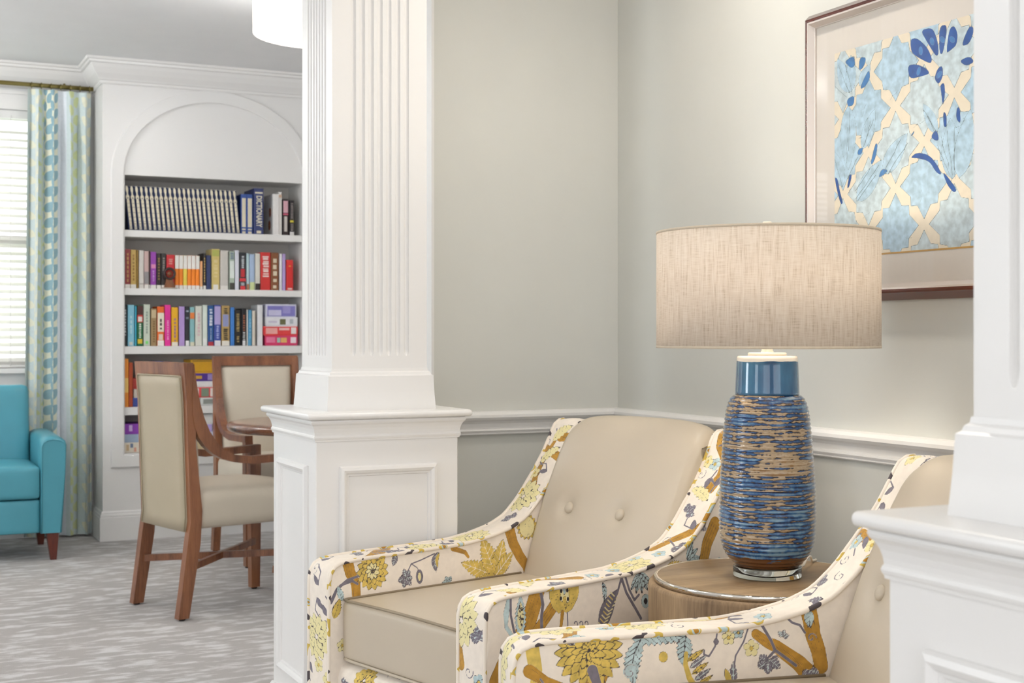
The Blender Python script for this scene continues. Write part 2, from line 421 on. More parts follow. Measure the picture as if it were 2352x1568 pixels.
# ------------------------------------------------------------------ fluted columns on panelled pedestals
def ring_sq(h, z): return [(-h, -h, z), (h, -h, z), (h, h, z), (-h, h, z)]
def shaft_section(h, depth, wid, z):
    """square section with seven flutes on each face"""
    pts = []
    for k in range(4):
        a = k * math.pi / 2; ca, sa = math.cos(a), math.sin(a)
        def tr(t, d): return (t * ca - (-h + d) * sa, t * sa + (-h + d) * ca, z)
        pts.append(tr(-h, 0))
        for j in range(7):
            c = (j - 3) * .0243; w = .0072 * wid
            for q in (-1, -.8, -.4, 0, .4, .8, 1):
                pts.append(tr(c + q * w, depth * math.sqrt(max(0, 1 - q * q)) * .0075))
    return pts
def make_column(label):
    root = empty('column'); tag(root, label, 'column', 'white fluted columns flanking the alcove')
    BH = .1925
    ped = empty('pedestal'); ped.parent = root
    MB().rbox(-BH, BH, -BH, BH, 0, .936, .002, 1).build('body', M_trim, ped)
    sq = [(BH, -BH), (-BH, -BH), (-BH, BH), (BH, BH)]
    MB().sweep(sq, [(0, .882), (.003, .882), (.0035, .886), (.0050, .888), (.0062, .892), (.0050, .896), (.0036, .898), (.0044, .905), (.0066, .914), (.0105, .922), (.0150, .927), (.0165, .931), (.0160, .935), (.0135, .937), (0, .938)], closed=True).build('crown_moulding', M_trim, ped)
    c = BH + .0305
    cap = MB().rbox(-c, c, -c, c, .9375, .955, .0083, 4).build('cap', M_trim, ped)
    MB().sweep(sq, [(0, .20), (.004, .20), (.008, .192), (.014, .186), (.016, .176), (.016, 0), (0, 0)], closed=True).build('plinth', M_trim, ped)
    pan = MB()
    for k in range(4):
        a = k * math.pi / 2; ca, sa = math.cos(a), math.sin(a)
        to3 = lambda p, q, hh: (p * ca - (-BH - hh) * sa, p * sa + (-BH - hh) * ca, q)
        pr = [(0, 0), (0, .004), (.003, .011), (.010, .013), (.017, .009), (.020, .0045), (.024, .004), (.026, 0)]
        m = MB().sweep([(-.132, .250), (.132, .250), (.132, .818), (-.132, .818)], pr, closed=True, to3=to3)
        m.build('panel_moulding', M_trim, ped)
    # shaft
    m = MB(); h = .130
    zs = [(1.06, 0, .05), (1.094, 0, .05), (1.096, .35, .45), (1.099, .6, .72), (1.104, .85, .93), (1.111, 1, 1), (CEIL - .2, 1, 1)]
    P = [shaft_section(h, d, w, z) for z, d, w in zs]
    m.grid(P, closed_v=True, smooth=False); m.build('shaft', M_trim, root)
    base = MB(); prof = [(.149, .955), (.1455, 1.00), (.1435, 1.043), (.139, 1.046), (.137, 1.052), (.133, 1.055), (.132, 1.062)]
    base.grid([ring_sq(a, z) for a, z in prof], closed_v=True, smooth=False); base.add(ring_sq(.132, 1.062), [(0, 1, 2, 3)])
    base.build('base_block', M_trim, root)
    capm = MB(); prof = [(.132, CEIL - .20), (.145, CEIL - .19), (.145, CEIL - .06), (.17, CEIL - .03), (.175, CEIL)]
    capm.grid([ring_sq(a, z) for a, z in prof], closed_v=True, smooth=False); capm.build('capital', M_trim, root)
    return root
colA = make_column('white fluted column left of the armchairs, in front of the bookcase view'); colA.location = (1.2045, 3.436, 0)
colB = copy_tree(colA); colB['label'] = 'white fluted column in the right foreground, cut by the picture edge'; colB.location = (1.2065, .966, 0)

# ------------------------------------------------------------------ built-in bookcase
OX0, OX1, OZ0, OZ1, BACKY = 1.31, 2.335, .483, 2.045, 8.04
bc = empty('built_in_bookcase', (1.82, FACE, 0)); tag(bc, 'white built-in bookcase with an arched panel and full shelves', 'bookcase')
def bpart(nm, m, mat=M_trim):
    o = m.build(nm, mat); o.parent = bc; o.location = -bc.location; return o
m = MB()
m.box(BX0, OX0, FACE, WY, 0, CEIL); m.box(OX1, BX1, FACE, WY, 0, CEIL)
m.box(OX0, OX1, FACE, WY, 0, OZ0); m.box(OX0, OX1, FACE, WY, OZ1, CEIL)
bpart('carcass', m)
bpart('back_panel', MB().box(OX0, OX1, BACKY, WY - .005, OZ0, OZ1), new_mat('shelf_back_paint', '#dedad4', 0.5, var=.01))
for zt, zb in ((1.737, 1.698), (1.410, 1.372), (1.084, 1.040), (.741, .697)):
    bpart('shelf', MB().rbox(OX0, OX1, FACE + .004, BACKY, zb, zt, .002, 1))
# flat band framing the niche and the arch above it
cxm = (OX0 + OX1) / 2; hw = (OX1 - OX0) / 2
arch = [(OX1 + .012, OZ1 - .0)]
pth = [(OX1 + .006, OZ0 - .006)] + [(cxm + (hw + .006) * math.cos(t), OZ1 + .435 * math.sin(t)) for t in [math.pi * i / 40 for i in range(41)]] + [(OX0 - .006, OZ0 - .006)]
to3 = lambda a, z, h: (a, FACE - h, z)
bpart('arch_trim', MB().sweep(pth, [(0, 0), (0, .012), (-.004, .014), (-.066, .014), (-.070, .010), (-.070, 0)], closed=True, to3=to3))
bpart('baseboard', MB().sweep([(BX1, WY), (BX1, FACE), (BX0, FACE), (BX0, WY)], base_prof))

# ------------------------------------------------------------------ books
M_page = new_mat('book_page_block', '#e9e2d0', 0.8, var=.05, vscale=3, stretch=(60, 1, 1))
COLM = {}
def cmat(h, rough=0.45):
    k = 'cover_' + h.strip('#')
    if k not in COLM: COLM[k] = new_mat(k, h, rough, var=.05, vscale=25)
    return COLM[k]
MESHC = {}
def box_mesh(name, x0, x1, y0, y1, z0, z1):
    k = (name,) + tuple(round(v, 4) for v in (x0, x1, y0, y1, z0, z1))
    if k not in MESHC: MESHC[k] = MB().box(x0, x1, y0, y1, z0, z1).mesh(name)
    return MESHC[k].copy()
def book(x, w, z, h, col, label, bands=(), lean=0.0, depth=.17, y=FACE + .035, group='books on the shelves', marks=(), dy=0.0):
    """a hardback or paperback standing upright with its spine to the room; bands = (z0, z1, colour[, width share])"""
    root = empty('book', (x, y + dy, z)); root.rotation_euler = (0, R(lean), 0)
    tag(root, label, 'book', group)
    t = min(.003, w * .18)
    m = MB(); r = min(.004, w * .25)
    sp = [(0, t * 2.2), (0, r), (r * .3, r * .3), (r, 0), (w - r, 0), (w - r * .3, r * .3), (w, r), (w, t * 2.2)]
    m.prism(sp, 0, h)
    m.box(0, t, t * 2, depth, 0, h); m.box(w - t, w, t * 2, depth, 0, h)
    m.build('cover', cmat(col), root, weld=False)
    MB().box(t, w - t, t * 2.2, depth - .004, .004, h - .005).build('pages', M_page, root)
    for q_, b in enumerate(bands):
        ws = b[3] if len(b) > 3 else .92
        e = w * (1 - ws) / 2
        MB().box(e, w - e, -.0008 - .0004 * q_, .001, h * b[0], h * b[1]).build('spine_panel', cmat(b[2]), root)
    for (z0, z1, c, n, ws) in marks:            # lettering too small to read: short strokes
        mm = MB(); rr = random.Random(int(x * 1e4)); zz = h * z0; e = w * (1 - ws) / 2
        st = (h * z1 - h * z0) / n
        for i in range(n):
            l = st * rr.uniform(.45, .85); mm.box(e + w * ws * rr.uniform(0, .15), w - e - w * ws * rr.uniform(0, .15), -.0026, 0, zz, zz + l); zz += st
        mm.build('spine_lettering', cmat(c), root)
    return root

BX = lambda p: 1.309 + (p - 287) * (2.321 - 1.309) / (690 - 287)      # photograph column -> metres along the shelf
MPP = 7.62 / 3100.0
ORD = ['first', 'second', 'third', 'fourth', 'fifth', 'sixth', 'seventh', 'eighth', 'ninth', 'tenth', 'eleventh', 'twelfth', 'thirteenth', 'fourteenth', 'fifteenth', 'sixteenth', 'seventeenth', 'eighteenth', 'nineteenth', 'twentieth', 'twenty-first', 'twenty-second', 'twenty-third', 'twenty-fourth']
S1, S2, S3, S4, S5 = 1.738, 1.411, 1.085, .742, .484

# encyclopedia set
M_gilt = new_mat('cream_gilt_print', '#e2d8bd', 0.4, var=.06, vscale=40)
def encyclopedia():
    w, h, d = .0262, .247, .19
    root = empty('encyclopedia'); 
    m = MB(); m.prism([(0, .012), (0, .005), (.004, .001), (.008, 0), (w - .008, 0), (w - .004, .001), (w, .005), (w, .012)], 0, h)
    m.box(0, .003, .01, d, 0, h); m.box(w - .003, w, .01, d, 0, h)
    m.build('cover', cmat('#16264f'), root, weld=False)
    MB().box(.003, w - .003, .010, d - .004, .004, h - .005).build('pages', M_page, root)
    g = MB(); cx = w / 2; t3 = lambda a, b, hh: (a, -hh, b)
    def blob(z, rx, rz, n=12): g.prism([(cx + rx * math.cos(2 * math.pi * i / n), z + rz * math.sin(2 * math.pi * i / n)) for i in range(n)], -.001, .0009, t3)
    blob(h * .925, .0072, .021); g.box(cx - .0042, cx + .0042, -.0009, .001, h * .80, h * .86)
    blob(h * .745, .0100, .016)
    z = h * .69
    for k, l in enumerate((.020, .022, .030, .026, .022, .020)):
        ww = .0074 - k * .0002; g.box(cx - ww, cx + ww, -.0009, .001, z - l, z - .0015); z -= l
    blob(h * .125, .0068, .010)
    for k in range(3): g.box(cx - .0070, cx + .0070, -.0009, .001, .004 + k * .0065, .008 + k * .0065)
    g.build('spine_ornament', M_gilt, root)
    MB().box(cx - .0035, cx + .0035, -.0016, .001, h * .715, h * .735).build('spine_badge', cmat('#121f47'), root)
    return root
enc = encyclopedia(); x = OX0 + .028
for i in range(24):
    o = enc if i == 0 else copy_tree(enc)
    o.location = (x, FACE + .03, S1 + .0008 + .0262 * math.sin(R(6.0)) * 0); o.rotation_euler = (0, R(-6.0), 0)
    tag(o, 'navy and cream encyclopedia volume, %s from the left on the top shelf' % ORD[i], 'book', 'encyclopedia set on the top shelf')
    x += .0262 / math.cos(R(6.0)) + .0002
xe = x + .004
def text_mesh(s, size, ext=.0004):
    cu = bpy.data.curves.new('lettering', 'FONT'); cu.body = s; cu.size = size; cu.align_x = 'CENTER'; cu.align_y = 'CENTER'; cu.extrude = ext; cu.offset = size * .02
    cu.resolution_u = 3
    o = bpy.data.objects.new('lettering', cu); COL.objects.link(o)
    bpy.context.view_layer.update()
    me = bpy.data.meshes.new_from_object(o.evaluated_get(bpy.context.evaluated_depsgraph_get()))
    bpy.data.objects.remove(o); me.name = 'lettering'
    return me
tb = [(.16, .88, '#d9d0b6', .62), (.10, .14, '#d9d0b6', .55)]
b1 = book(BX(553.2), .0345, S1, .232, '#274a92', 'blue volume with a pale spine panel right after the encyclopedias', [(.17, .90, '#d8cfb6', .66), (.095, .135, '#d8cfb6', .6), (.01, .065, '#d8cfb6', .55)], depth=.19)
b2 = book(BX(566.9), .037, S1, .232, '#274a92', 'blue volume with a pale spine panel touching the dictionary', [(.17, .90, '#d8cfb6', .66), (.095, .135, '#d8cfb6', .6), (.01, .065, '#d8cfb6', .55)], depth=.19)
dic = book(BX(582.6), .0575, S1, .268, '#2b3566', 'tall navy dictionary standing on the top shelf', [(.885, .92, '#d8cfb6', .8), (.015, .075, '#d8cfb6', .45)], depth=.23, y=FACE + .02)
tm = text_mesh('DICTIONARY', .046)
to_ = mesh_obj('spine_lettering', tm, cmat('#e3dbc4'), dic, (.0287, -.0006, .134), (math.pi / 2, R(90), 0))
for v in tm.vertices: v.co.x *= .178 / .27
wb = book(BX(627.5), .037, S1, .240, '#e2dfdc', 'white book with a flower picture on its cover beside the dictionary', [], depth=.19, y=FACE + .02)
fl = MB()
for (yy, zz, rr) in ((.06, .135, .022), (.075, .06, .024)):
    for k in range(7):
        a = k * .9; fl.box(-.0007, 0, yy + rr * math.cos(a) * .6 - .010, yy + rr * math.cos(a) * .6 + .010, zz + rr * math.sin(a) * .8 - .010, zz + rr * math.sin(a) * .8 + .010)
fl.build('cover_picture', cmat('#a4501c'), wb)
book(BX(642.8), .0205, S1, .254, '#e9e6e2', 'slim tall white book near the right end of the top shelf', [(.87, .94, '#d9b79c', .9)], depth=.18)
book(BX(653.0), .035, S1, .214, '#2a1a1c', 'black book with pink title panel on the top shelf', [(.62, .95, '#d8a9b4', .8), (.10, .52, '#c9c2bb', .5), (.56, .60, '#d45a76', .86)], depth=.16)
book(BX(669.5), .0285, S1, .208, '#1c1517', 'black book with a yellow dot at the right end of the top shelf', [(.37, .43, '#cdbf3a', .8), (.0, .10, '#d9d5d2', .9)], marks=[(.48, .94, '#8a7f7c', 10, .5), (.13, .35, '#8a7f7c', 5, .5)], depth=.16)

Z1 = lambda p: 270 + p / 5.407
lab2 = '#e6e2db'
wlab = (.0, .10, lab2, .94)
shelf2 = [
 (112, 180, 995, '#8c2f33', 'dark red book with gold stamps at the left end of the second shelf', [wlab], [(.16, .95, '#b98a4e', 7, .35)], 0),
 (180, 248, 1000, '#c6a65c', 'golden tan book beside the dark red one on the second shelf', [wlab], [(.2, .9, '#8e6b2c', 8, .3)], 0),
 (249, 276, 1002, '#8a6a22', 'thin mustard book between tan and pale grey books', [], [], 0),
 (280, 338, 1006, '#dcd7cf', 'pale grey book left of the pink one on the second shelf', [(.1, .14, '#b7b0a8')], [], 0),
 (341, 398, 1015, '#c9aca6', 'dusty pink and grey book on the second shelf', [wlab, (.12, .45, '#8f8b8b')], [], 0),
 (401, 416, 1010, '#4a3128', 'thin dark brown book beside the purple one', [wlab], [], 0),
 (418, 488, 1020, '#9440a6', 'purple book on the second shelf', [wlab, (.55, .66, '#d98ab0', .8)], [(.2, .5, '#caa0d4', 6, .3)], 0),
 (491, 545, 1035, '#241b19', 'black book left of the wheel ornament', [wlab], [(.25, .9, '#8a6f3a', 8, .4)], 0),
 (548, 607, 1035, '#2d2624', 'charcoal book directly behind the wheel ornament', [wlab], [(.5, .9, '#8f8880', 6, .4)], 0),
 (610, 710, 1050, '#c3222c', 'red book right behind the wheel ornament', [wlab], [(.72, .9, '#d98c86', 3, .5)], 0),
]
for i in range(6):
    c2 = '#e8d254' if i == 2 else '#f08418'
    shelf2.append((714 + i * 50.5, 763 + i * 50.5, 1055, c2, 'white and %s paperback, %s of the matching row on the second shelf' % ('yellow' if i == 2 else 'orange', ORD[i]), [(.60, .995, '#eae6df', .96), (0, .11, '#eae6df', .96)], [], 0))
shelf2 += [
 (1020, 1056, 1120, '#e3a874', 'short peach book beside the orange row', [wlab], [], 0),
 (1060, 1096, 1020, '#1f1a18', 'black book with gold title beside a navy book', [wlab], [(.2, .9, '#b99a55', 9, .4)], 0),
 (1100, 1160, 1045, '#22305c', 'plain navy book beside the thick olive gold one', [], [], 0),
 (1166, 1268, 965, '#cdb873', 'thick olive gold book in the middle of the second shelf', [(.0, .12, lab2, .6), (.82, .98, '#a9ab55', .9)], [(.3, .75, '#d9c78f', 5, .5)], 0),
 (1274, 1376, 980, '#cbc6be', 'thick pale grey book right of the olive gold one', [wlab], [], 0),
 (1388, 1456, 988, '#a9b8a8', 'mottled green and white book on the second shelf', [(.3, .75, '#dfe6e0', .8), (0, .18, '#3c3a34', .9)], [(.8, .97, '#6f7f92', 4, .7)], 0),
 (1460, 1512, 975, '#dcdde8', 'white lavender-tinted book left of the black and red one', [], [], 0),
 (1516, 1602, 1000, '#23252b', 'black book with a red block on the second shelf', [(.34, .56, '#b3282f', .6), (.23, .31, '#d0353b', .95), (.0, .10, '#d0353b', .7)], [(.58, .92, '#b8bcc0', 6, .4), (.12, .2, '#b8bcc0', 2, .6)], 0),
 (1606, 1642, 1008, '#b9d3d8', 'slim pale blue book beside the black and red one', [(0, .16, '#9a6a4a')], [], 0),
 (1646, 1712, 1018, '#a8bcd8', 'light blue book with a pale green foot', [(0, .22, '#cdd79b')], [], 0),
 (1717, 1782, 1005, '#dcd8cd', 'cream book with a dark picture at its foot', [(0, .18, '#332a26')], [], 0),
 (1786, 1918, 990, '#c42a26', 'thick red book with white title on the second shelf', [], [(.35, .93, '#eedad4', 9, .62)], 0),
 (1921, 2024, 990, '#7d4a24', 'thick brown book with cream emblems on the second shelf', [], [(.05, .9, '#d9cdb4', 5, .5)], 0),
 (2030, 2068, 1004, '#e2dfe2', 'slim white book beside the lavender one', [], [], 0),
 (2070, 2114, 1002, '#b29ace', 'slim lavender book near the right end of the second shelf', [], [], 0),
 (2121, 2214, 1078, '#c92522', 'short red book at the right end of the second shelf', [(.03, .08, '#e6cfc8', .6)], [(.78, .84, '#d9a23a', 1, .35)], 0),
]
for (p0, p1, top, col, lb, bands, marks, lean) in shelf2:
    h = (1470 - top) / 5.407 * MPP * 1.02
    book(BX(Z1(p0)), BX(Z1(p1)) - BX(Z1(p0)) - .001, S2, h, col, lb, bands, lean, depth=.15, y=FACE + .04, group='books on the second shelf', marks=marks)

Z2 = lambda p: 270 + p / 3.92
shelf3 = [
 (72, 98, 150, '#23262a', 'black book with white title at the left end of the third shelf', [], [(.25, .9, '#c9ccd0', 9, .4)]),
 (105, 163, 155, '#8ccbe0', 'sky blue book on the third shelf', [(.02, .1, '#e4e6e2', .5)], [(.3, .8, '#bfe2ec', 4, .3)]),
 (166, 183, 165, '#39a6c0', 'thin turquoise book beside the sky blue one', [], []),
 (186, 238, 158, '#12683c', 'green book with brown top and white disc', [(.76, .99, '#4a2420', .96), (.58, .76, '#c8362c', .96), (.60, .72, '#ece6dd', .7), (.06, .17, '#d8b72e', .8)], [(.2, .56, '#dfe6d8', 7, .35)]),
 (242, 300, 150, '#cfd7c6', 'pale sage book with a green dot at its foot', [(.05, .12, '#7fe07a', .4)], [(.3, .85, '#9aa79a', 8, .3)]),
 (306, 357, 188, '#9f845c', 'tan book on the third shelf', [(.75, .97, '#c9b58f', .8)], [(.1, .7, '#7c6238', 9, .4)]),
 (361, 424, 168, '#e0661e', 'orange and cream book on the third shelf', [(.36, .84, '#e9dfca', .9), (0, .14, '#ece8e0', .9), (.15, .3, '#dfd0ba', .6)], [(.42, .7, '#3a322c', 3, .3)]),
 (428, 482, 152, '#dc2f93', 'bright magenta book on the third shelf', [], [(.15, .65, '#eea6cf', 9, .25)]),
 (487, 546, 175, '#e0aa18', 'yellow book beside the magenta one', [(0, .10, '#e9e2d2', .9)], [(.12, .75, '#9a6f88', 7, .3)]),
 (553, 605, 165, '#b195cf', 'lavender book on the third shelf', [], []),
 (609, 647, 165, '#1f2229', 'black book between the lavender and teal books', [(0, .13, '#e5e5e5', .9), (.86, .9, '#8f9aa8', .7), (.68, .73, '#6f7a88', .7)], []),
 (650, 692, 172, '#8bbcc0', 'teal grey book with an orange band', [(.70, .86, '#de7c3a', .94), (0, .1, '#ddd8bf', .9)], []),
 (698, 760, 160, '#d9d9ce', 'off-white book with faint pink title', [], [(.25, .85, '#d7b9bd', 7, .35)]),
 (765, 808, 150, '#dce5da', 'mint white book left of the blue one', [(.02, .18, '#e9eae6', .8)], []),
 (812, 865, 155, '#24548f', 'blue book with a red foot on the third shelf', [(0, .10, '#b0333c', .9)], [(.5, .95, '#d8dde6', 6, .5), (.15, .45, '#9fb3cf', 8, .2)]),
 (869, 930, 150, '#3c4fa0', 'blue and lavender book on the third shelf', [(.52, .97, '#b3a6d6', .92), (0, .13, '#e6e4ea', .9)], [(.18, .5, '#a9b0da', 6, .4)]),
 (935, 1011, 155, '#b3955a', 'gold book with dark title near the middle of the third shelf', [(.48, .78, '#8f95c0', .7), (0, .12, '#e8e2d6', .9)], [(.80, .96, '#2f2a26', 3, .5), (.15, .44, '#2f2a26', 6, .55)]),
 (1016, 1055, 170, '#3a78c0', 'plain blue book right of the gold one', [], []),
 (1058, 1114, 195, '#1d1a18', 'black book with gold title left of a slim black one', [], [(.4, .92, '#a8905a', 10, .5), (.1, .3, '#a8905a', 3, .4)]),
 (1119, 1164, 180, '#17181c', 'black book with white and copper title', [(0, .14, '#dedede', .6)], [(.4, .85, '#a9664a', 7, .4), (.16, .38, '#d6d6d6', 4, .5)]),
 (1166, 1179, 190, '#e2e0da', 'very thin white book beside the blue slim one', [], []),
 (1182, 1215, 192, '#559abf', 'slim steel blue book on the third shelf', [], [(.2, .8, '#8cc0da', 6, .3)]),
 (1218, 1248, 200, '#ddd4c6', 'slim cream book on the third shelf', [], []),
 (1266, 1317, 145, '#e6e6e8', 'tall plain white book beside the stacked boxes', [], []),
]
for (p0, p1, top, col, lb, bands, marks) in shelf3:
    h = (526 - top) / 3.92 * MPP
    book(BX(Z2(p0)), BX(Z2(p1)) - BX(Z2(p0)) - .001, S3, h, col, lb, bands, 0, depth=.15, y=FACE + .04, group='books on the third shelf', marks=marks)

def game_box(p0, p1, q0, q1, zb, sc, col, label, deco=(), group='boxes on the shelves', depth=.2, y=FACE + .03, h=None, zoff=0.0):
    """flat cardboard box: tray, lid and printed patches (x0, x1, z0, z1, colour) in shares of the front"""
    x0, x1 = BX(270 + p0 / sc), BX(270 + p1 / sc); hh = h or (q1 - q0) / sc * MPP
    root = empty('game_box', (x0, y, zb)); tag(root, label, 'box', group); w = x1 - x0
    MB().box(.002, w - .002, .002, depth - .002, 0, hh * .5).build('tray', cmat(col), root)
    MB().rbox(0, w, 0, depth, hh * .12, hh, .0015, 1).build('lid', cmat(col), root)
    for q_, (a, b, c, d, cl) in enumerate(deco):
        MB().box(w * a, w * b, -.0008 - .0005 * q_, .001, hh * c, hh * d).build('printed_patch', cmat(cl), root)
    return zb + hh
z = S3
z = game_box(1335, 1640, 420, 512, z, 3.92, '#cf3566', 'pink box at the bottom of the stack on the third shelf', [(.03, .3, .3, .85, '#e2799c'), (.36, .46, .3, .8, '#9fc7b8'), (.48, .66, .3, .8, '#e3b46a'), (.78, .95, .25, .85, '#ecdfe4')])
z = game_box(1320, 1642, 333, 420, z, 3.92, '#d93a3a', 'red box second from the bottom of the stack on the third shelf', [(.06, .4, .2, .85, '#e8a59e'), (.45, .75, .6, .85, '#f0c4bf'), (.8, .95, .2, .9, '#efe6e4')])
z = game_box(1340, 1640, 245, 333, z, 3.92, '#e6e6ea', 'white box with a small picture third up in the stack on the third shelf', [(.44, .62, .2, .8, '#6a6a44'), (.08, .35, .4, .6, '#cfc8da'), (.75, .86, .3, .8, '#b9c0c6')])
z = game_box(1340, 1628, 122, 245, z, 3.92, '#d4d3e4', 'lavender and white box on top of the stack on the third shelf', [(.05, .96, .08, .86, '#7d78bd'), (.08, .5, .12, .55, '#c9c6e2'), (.55, .8, .3, .8, '#9a94cc')])
# fourth shelf
book(OX0 + .003, .024, S4, .272, '#e08a2c', 'orange book at the left end of the fourth shelf behind the chair back', [(.3, .6, '#eac26a', .8)], 0, .18, FACE + .03, 'books on the fourth shelf')
book(OX0 + .0285, .022, S4, .25, '#a8441e', 'rust red book second from the left on the fourth shelf', [], 0, .18, FACE + .03, 'books on the fourth shelf')
z = S4
for (p0, p1, hh, c, lb, de) in ((150, 470, .05, '#3f57a8', 'blue box at the bottom of the left stack on the fourth shelf', []), (160, 480, .05, '#d9d2c4', 'cream box second up in the left stack on the fourth shelf', []),
                                (150, 475, .06, '#b03a34', 'brick red box third up in the left stack on the fourth shelf', []), (230, 560, .055, '#c9b8a2', 'beige box fourth up in the left stack on the fourth shelf', []),
                                (240, 420, .04, '#4668b8', 'blue box on top of the left stack on the fourth shelf', []), ):
    z = game_box(p0, p1, 0, 0, z, 3.92, c, lb, de, h=hh, y=FACE + .05)
z = S4
for (p0, p1, hh, c, lb, de) in ((740, 960, .045, '#d4d6d2', 'grey white box with a photo strip at the bottom of the right stack', [(.1, .5, .2, .8, '#8c8f88')]),
                                (690, 960, .060, '#d8474a', 'red box with small pictures in the right stack on the fourth shelf', [(.0, .12, .1, .9, '#efe9e4'), (.2, .45, .1, .9, '#7f8f7a'), (.5, .6, .1, .9, '#ece2da')]),
                                (690, 955, .034, '#e4e2e0', 'white box under the purple box on the fourth shelf', []),
                                (680, 950, .046, '#4b2d86', 'purple box with a pale rosette on the fourth shelf', [(.06, .26, .3, .7, '#c79a3c'), (.45, .68, .15, .9, '#9a86c0')]),
                                (650, 940, .078, '#c6941c', 'mustard yellow box on top of the right stack', [(.05, .95, .85, .98, '#8e6a1c')])):
    z = game_box(p0, p1, 0, 0, z, 3.92, c, lb, de, h=hh, y=FACE + .02)
game_box(1000, 1500, 0, 0, S4, 3.92, '#c8c2b8', 'pale grey box behind the second dining chair on the fourth shelf', h=.06)
# fifth shelf
z = S5
for (hh, c, lb, de) in ((.058, '#e4dccc', 'patterned cream box at the bottom left of the lowest shelf', [(.05, .12, .2, .8, '#c9b08a'), (.15, .22, .5, .9, '#6f7f9a'), (.24, .3, .1, .5, '#d8a08a')]),
                        (.046, '#9fb0c6', 'blue grey box second up on the lowest shelf', []), (.058, '#8a3fae', 'violet box with a pale circle on the lowest shelf', [(.12, .2, .3, .9, '#cdb0dc')])):
    z = game_box(72, 420, 0, 0, z, 3.92, c, lb, de, h=hh)
z = S5
for (p0, p1, hh, c, lb) in ((700, 860, .05, '#c7b48e', 'tan box at the bottom of the stack behind the chair arm'), (735, 930, .056, '#d8daea', 'pale lilac white box behind the chair arm on the lowest shelf'),
                            (700, 845, .042, '#b7a6dc', 'lavender box second from the top behind the chair arm'), (690, 852, .06, '#e4e2de', 'white box on top of the stack behind the chair arm')):
    z = game_box(p0, p1, 0, 0, z, 3.92, c, lb, h=hh)

# wheel ornament on the second shelf
orn = empty('wheel_ornament', (BX(Z1(636)), FACE + .018, S2)); tag(orn, 'small brown wooden wheel ornament in front of the red book', 'ornament')
M_orn = wood_mat('ornament_wood', '#5a2f14', '#9c5f30', .4, 'Z', 30)
MB().rbox(-.044, .044, -.012, .016, 0, .006, .002).build('base', new_mat('ornament_base', '#b9b0a2', .5), orn)
MB().hexa([(-.030, -.006, .006), (.030, -.006, .006), (.030, .010, .006), (-.030, .010, .006)], [(-.016, -.004, .062), (.016, -.004, .062), (.016, .008, .062), (-.016, .008, .062)]).build('stand', M_orn, orn)
ringp = [(.029 * math.cos(t), -.002, .085 + .029 * math.sin(t)) for t in [2 * math.pi * i / 28 for i in range(29)]]
MB().tube(ringp, .0075, 8, False).build('wheel_rim', new_mat('ornament_dark_rim', '#33211f', .4), orn)
MB().lathe([(0, -.004), (.012, -.004), (.012, .004), (0, .004)], 16).build('hub', M_orn, orn, (0, -.002, .085), (math.pi / 2, 0, 0))
for k in range(8):
    a = k * math.pi / 4
    MB().tube([(.011 * math.cos(a), -.002, .085 + .011 * math.sin(a)), (.028 * math.cos(a), -.002, .085 + .028 * math.sin(a))], .0022, 6).build('spoke', M_orn, orn)

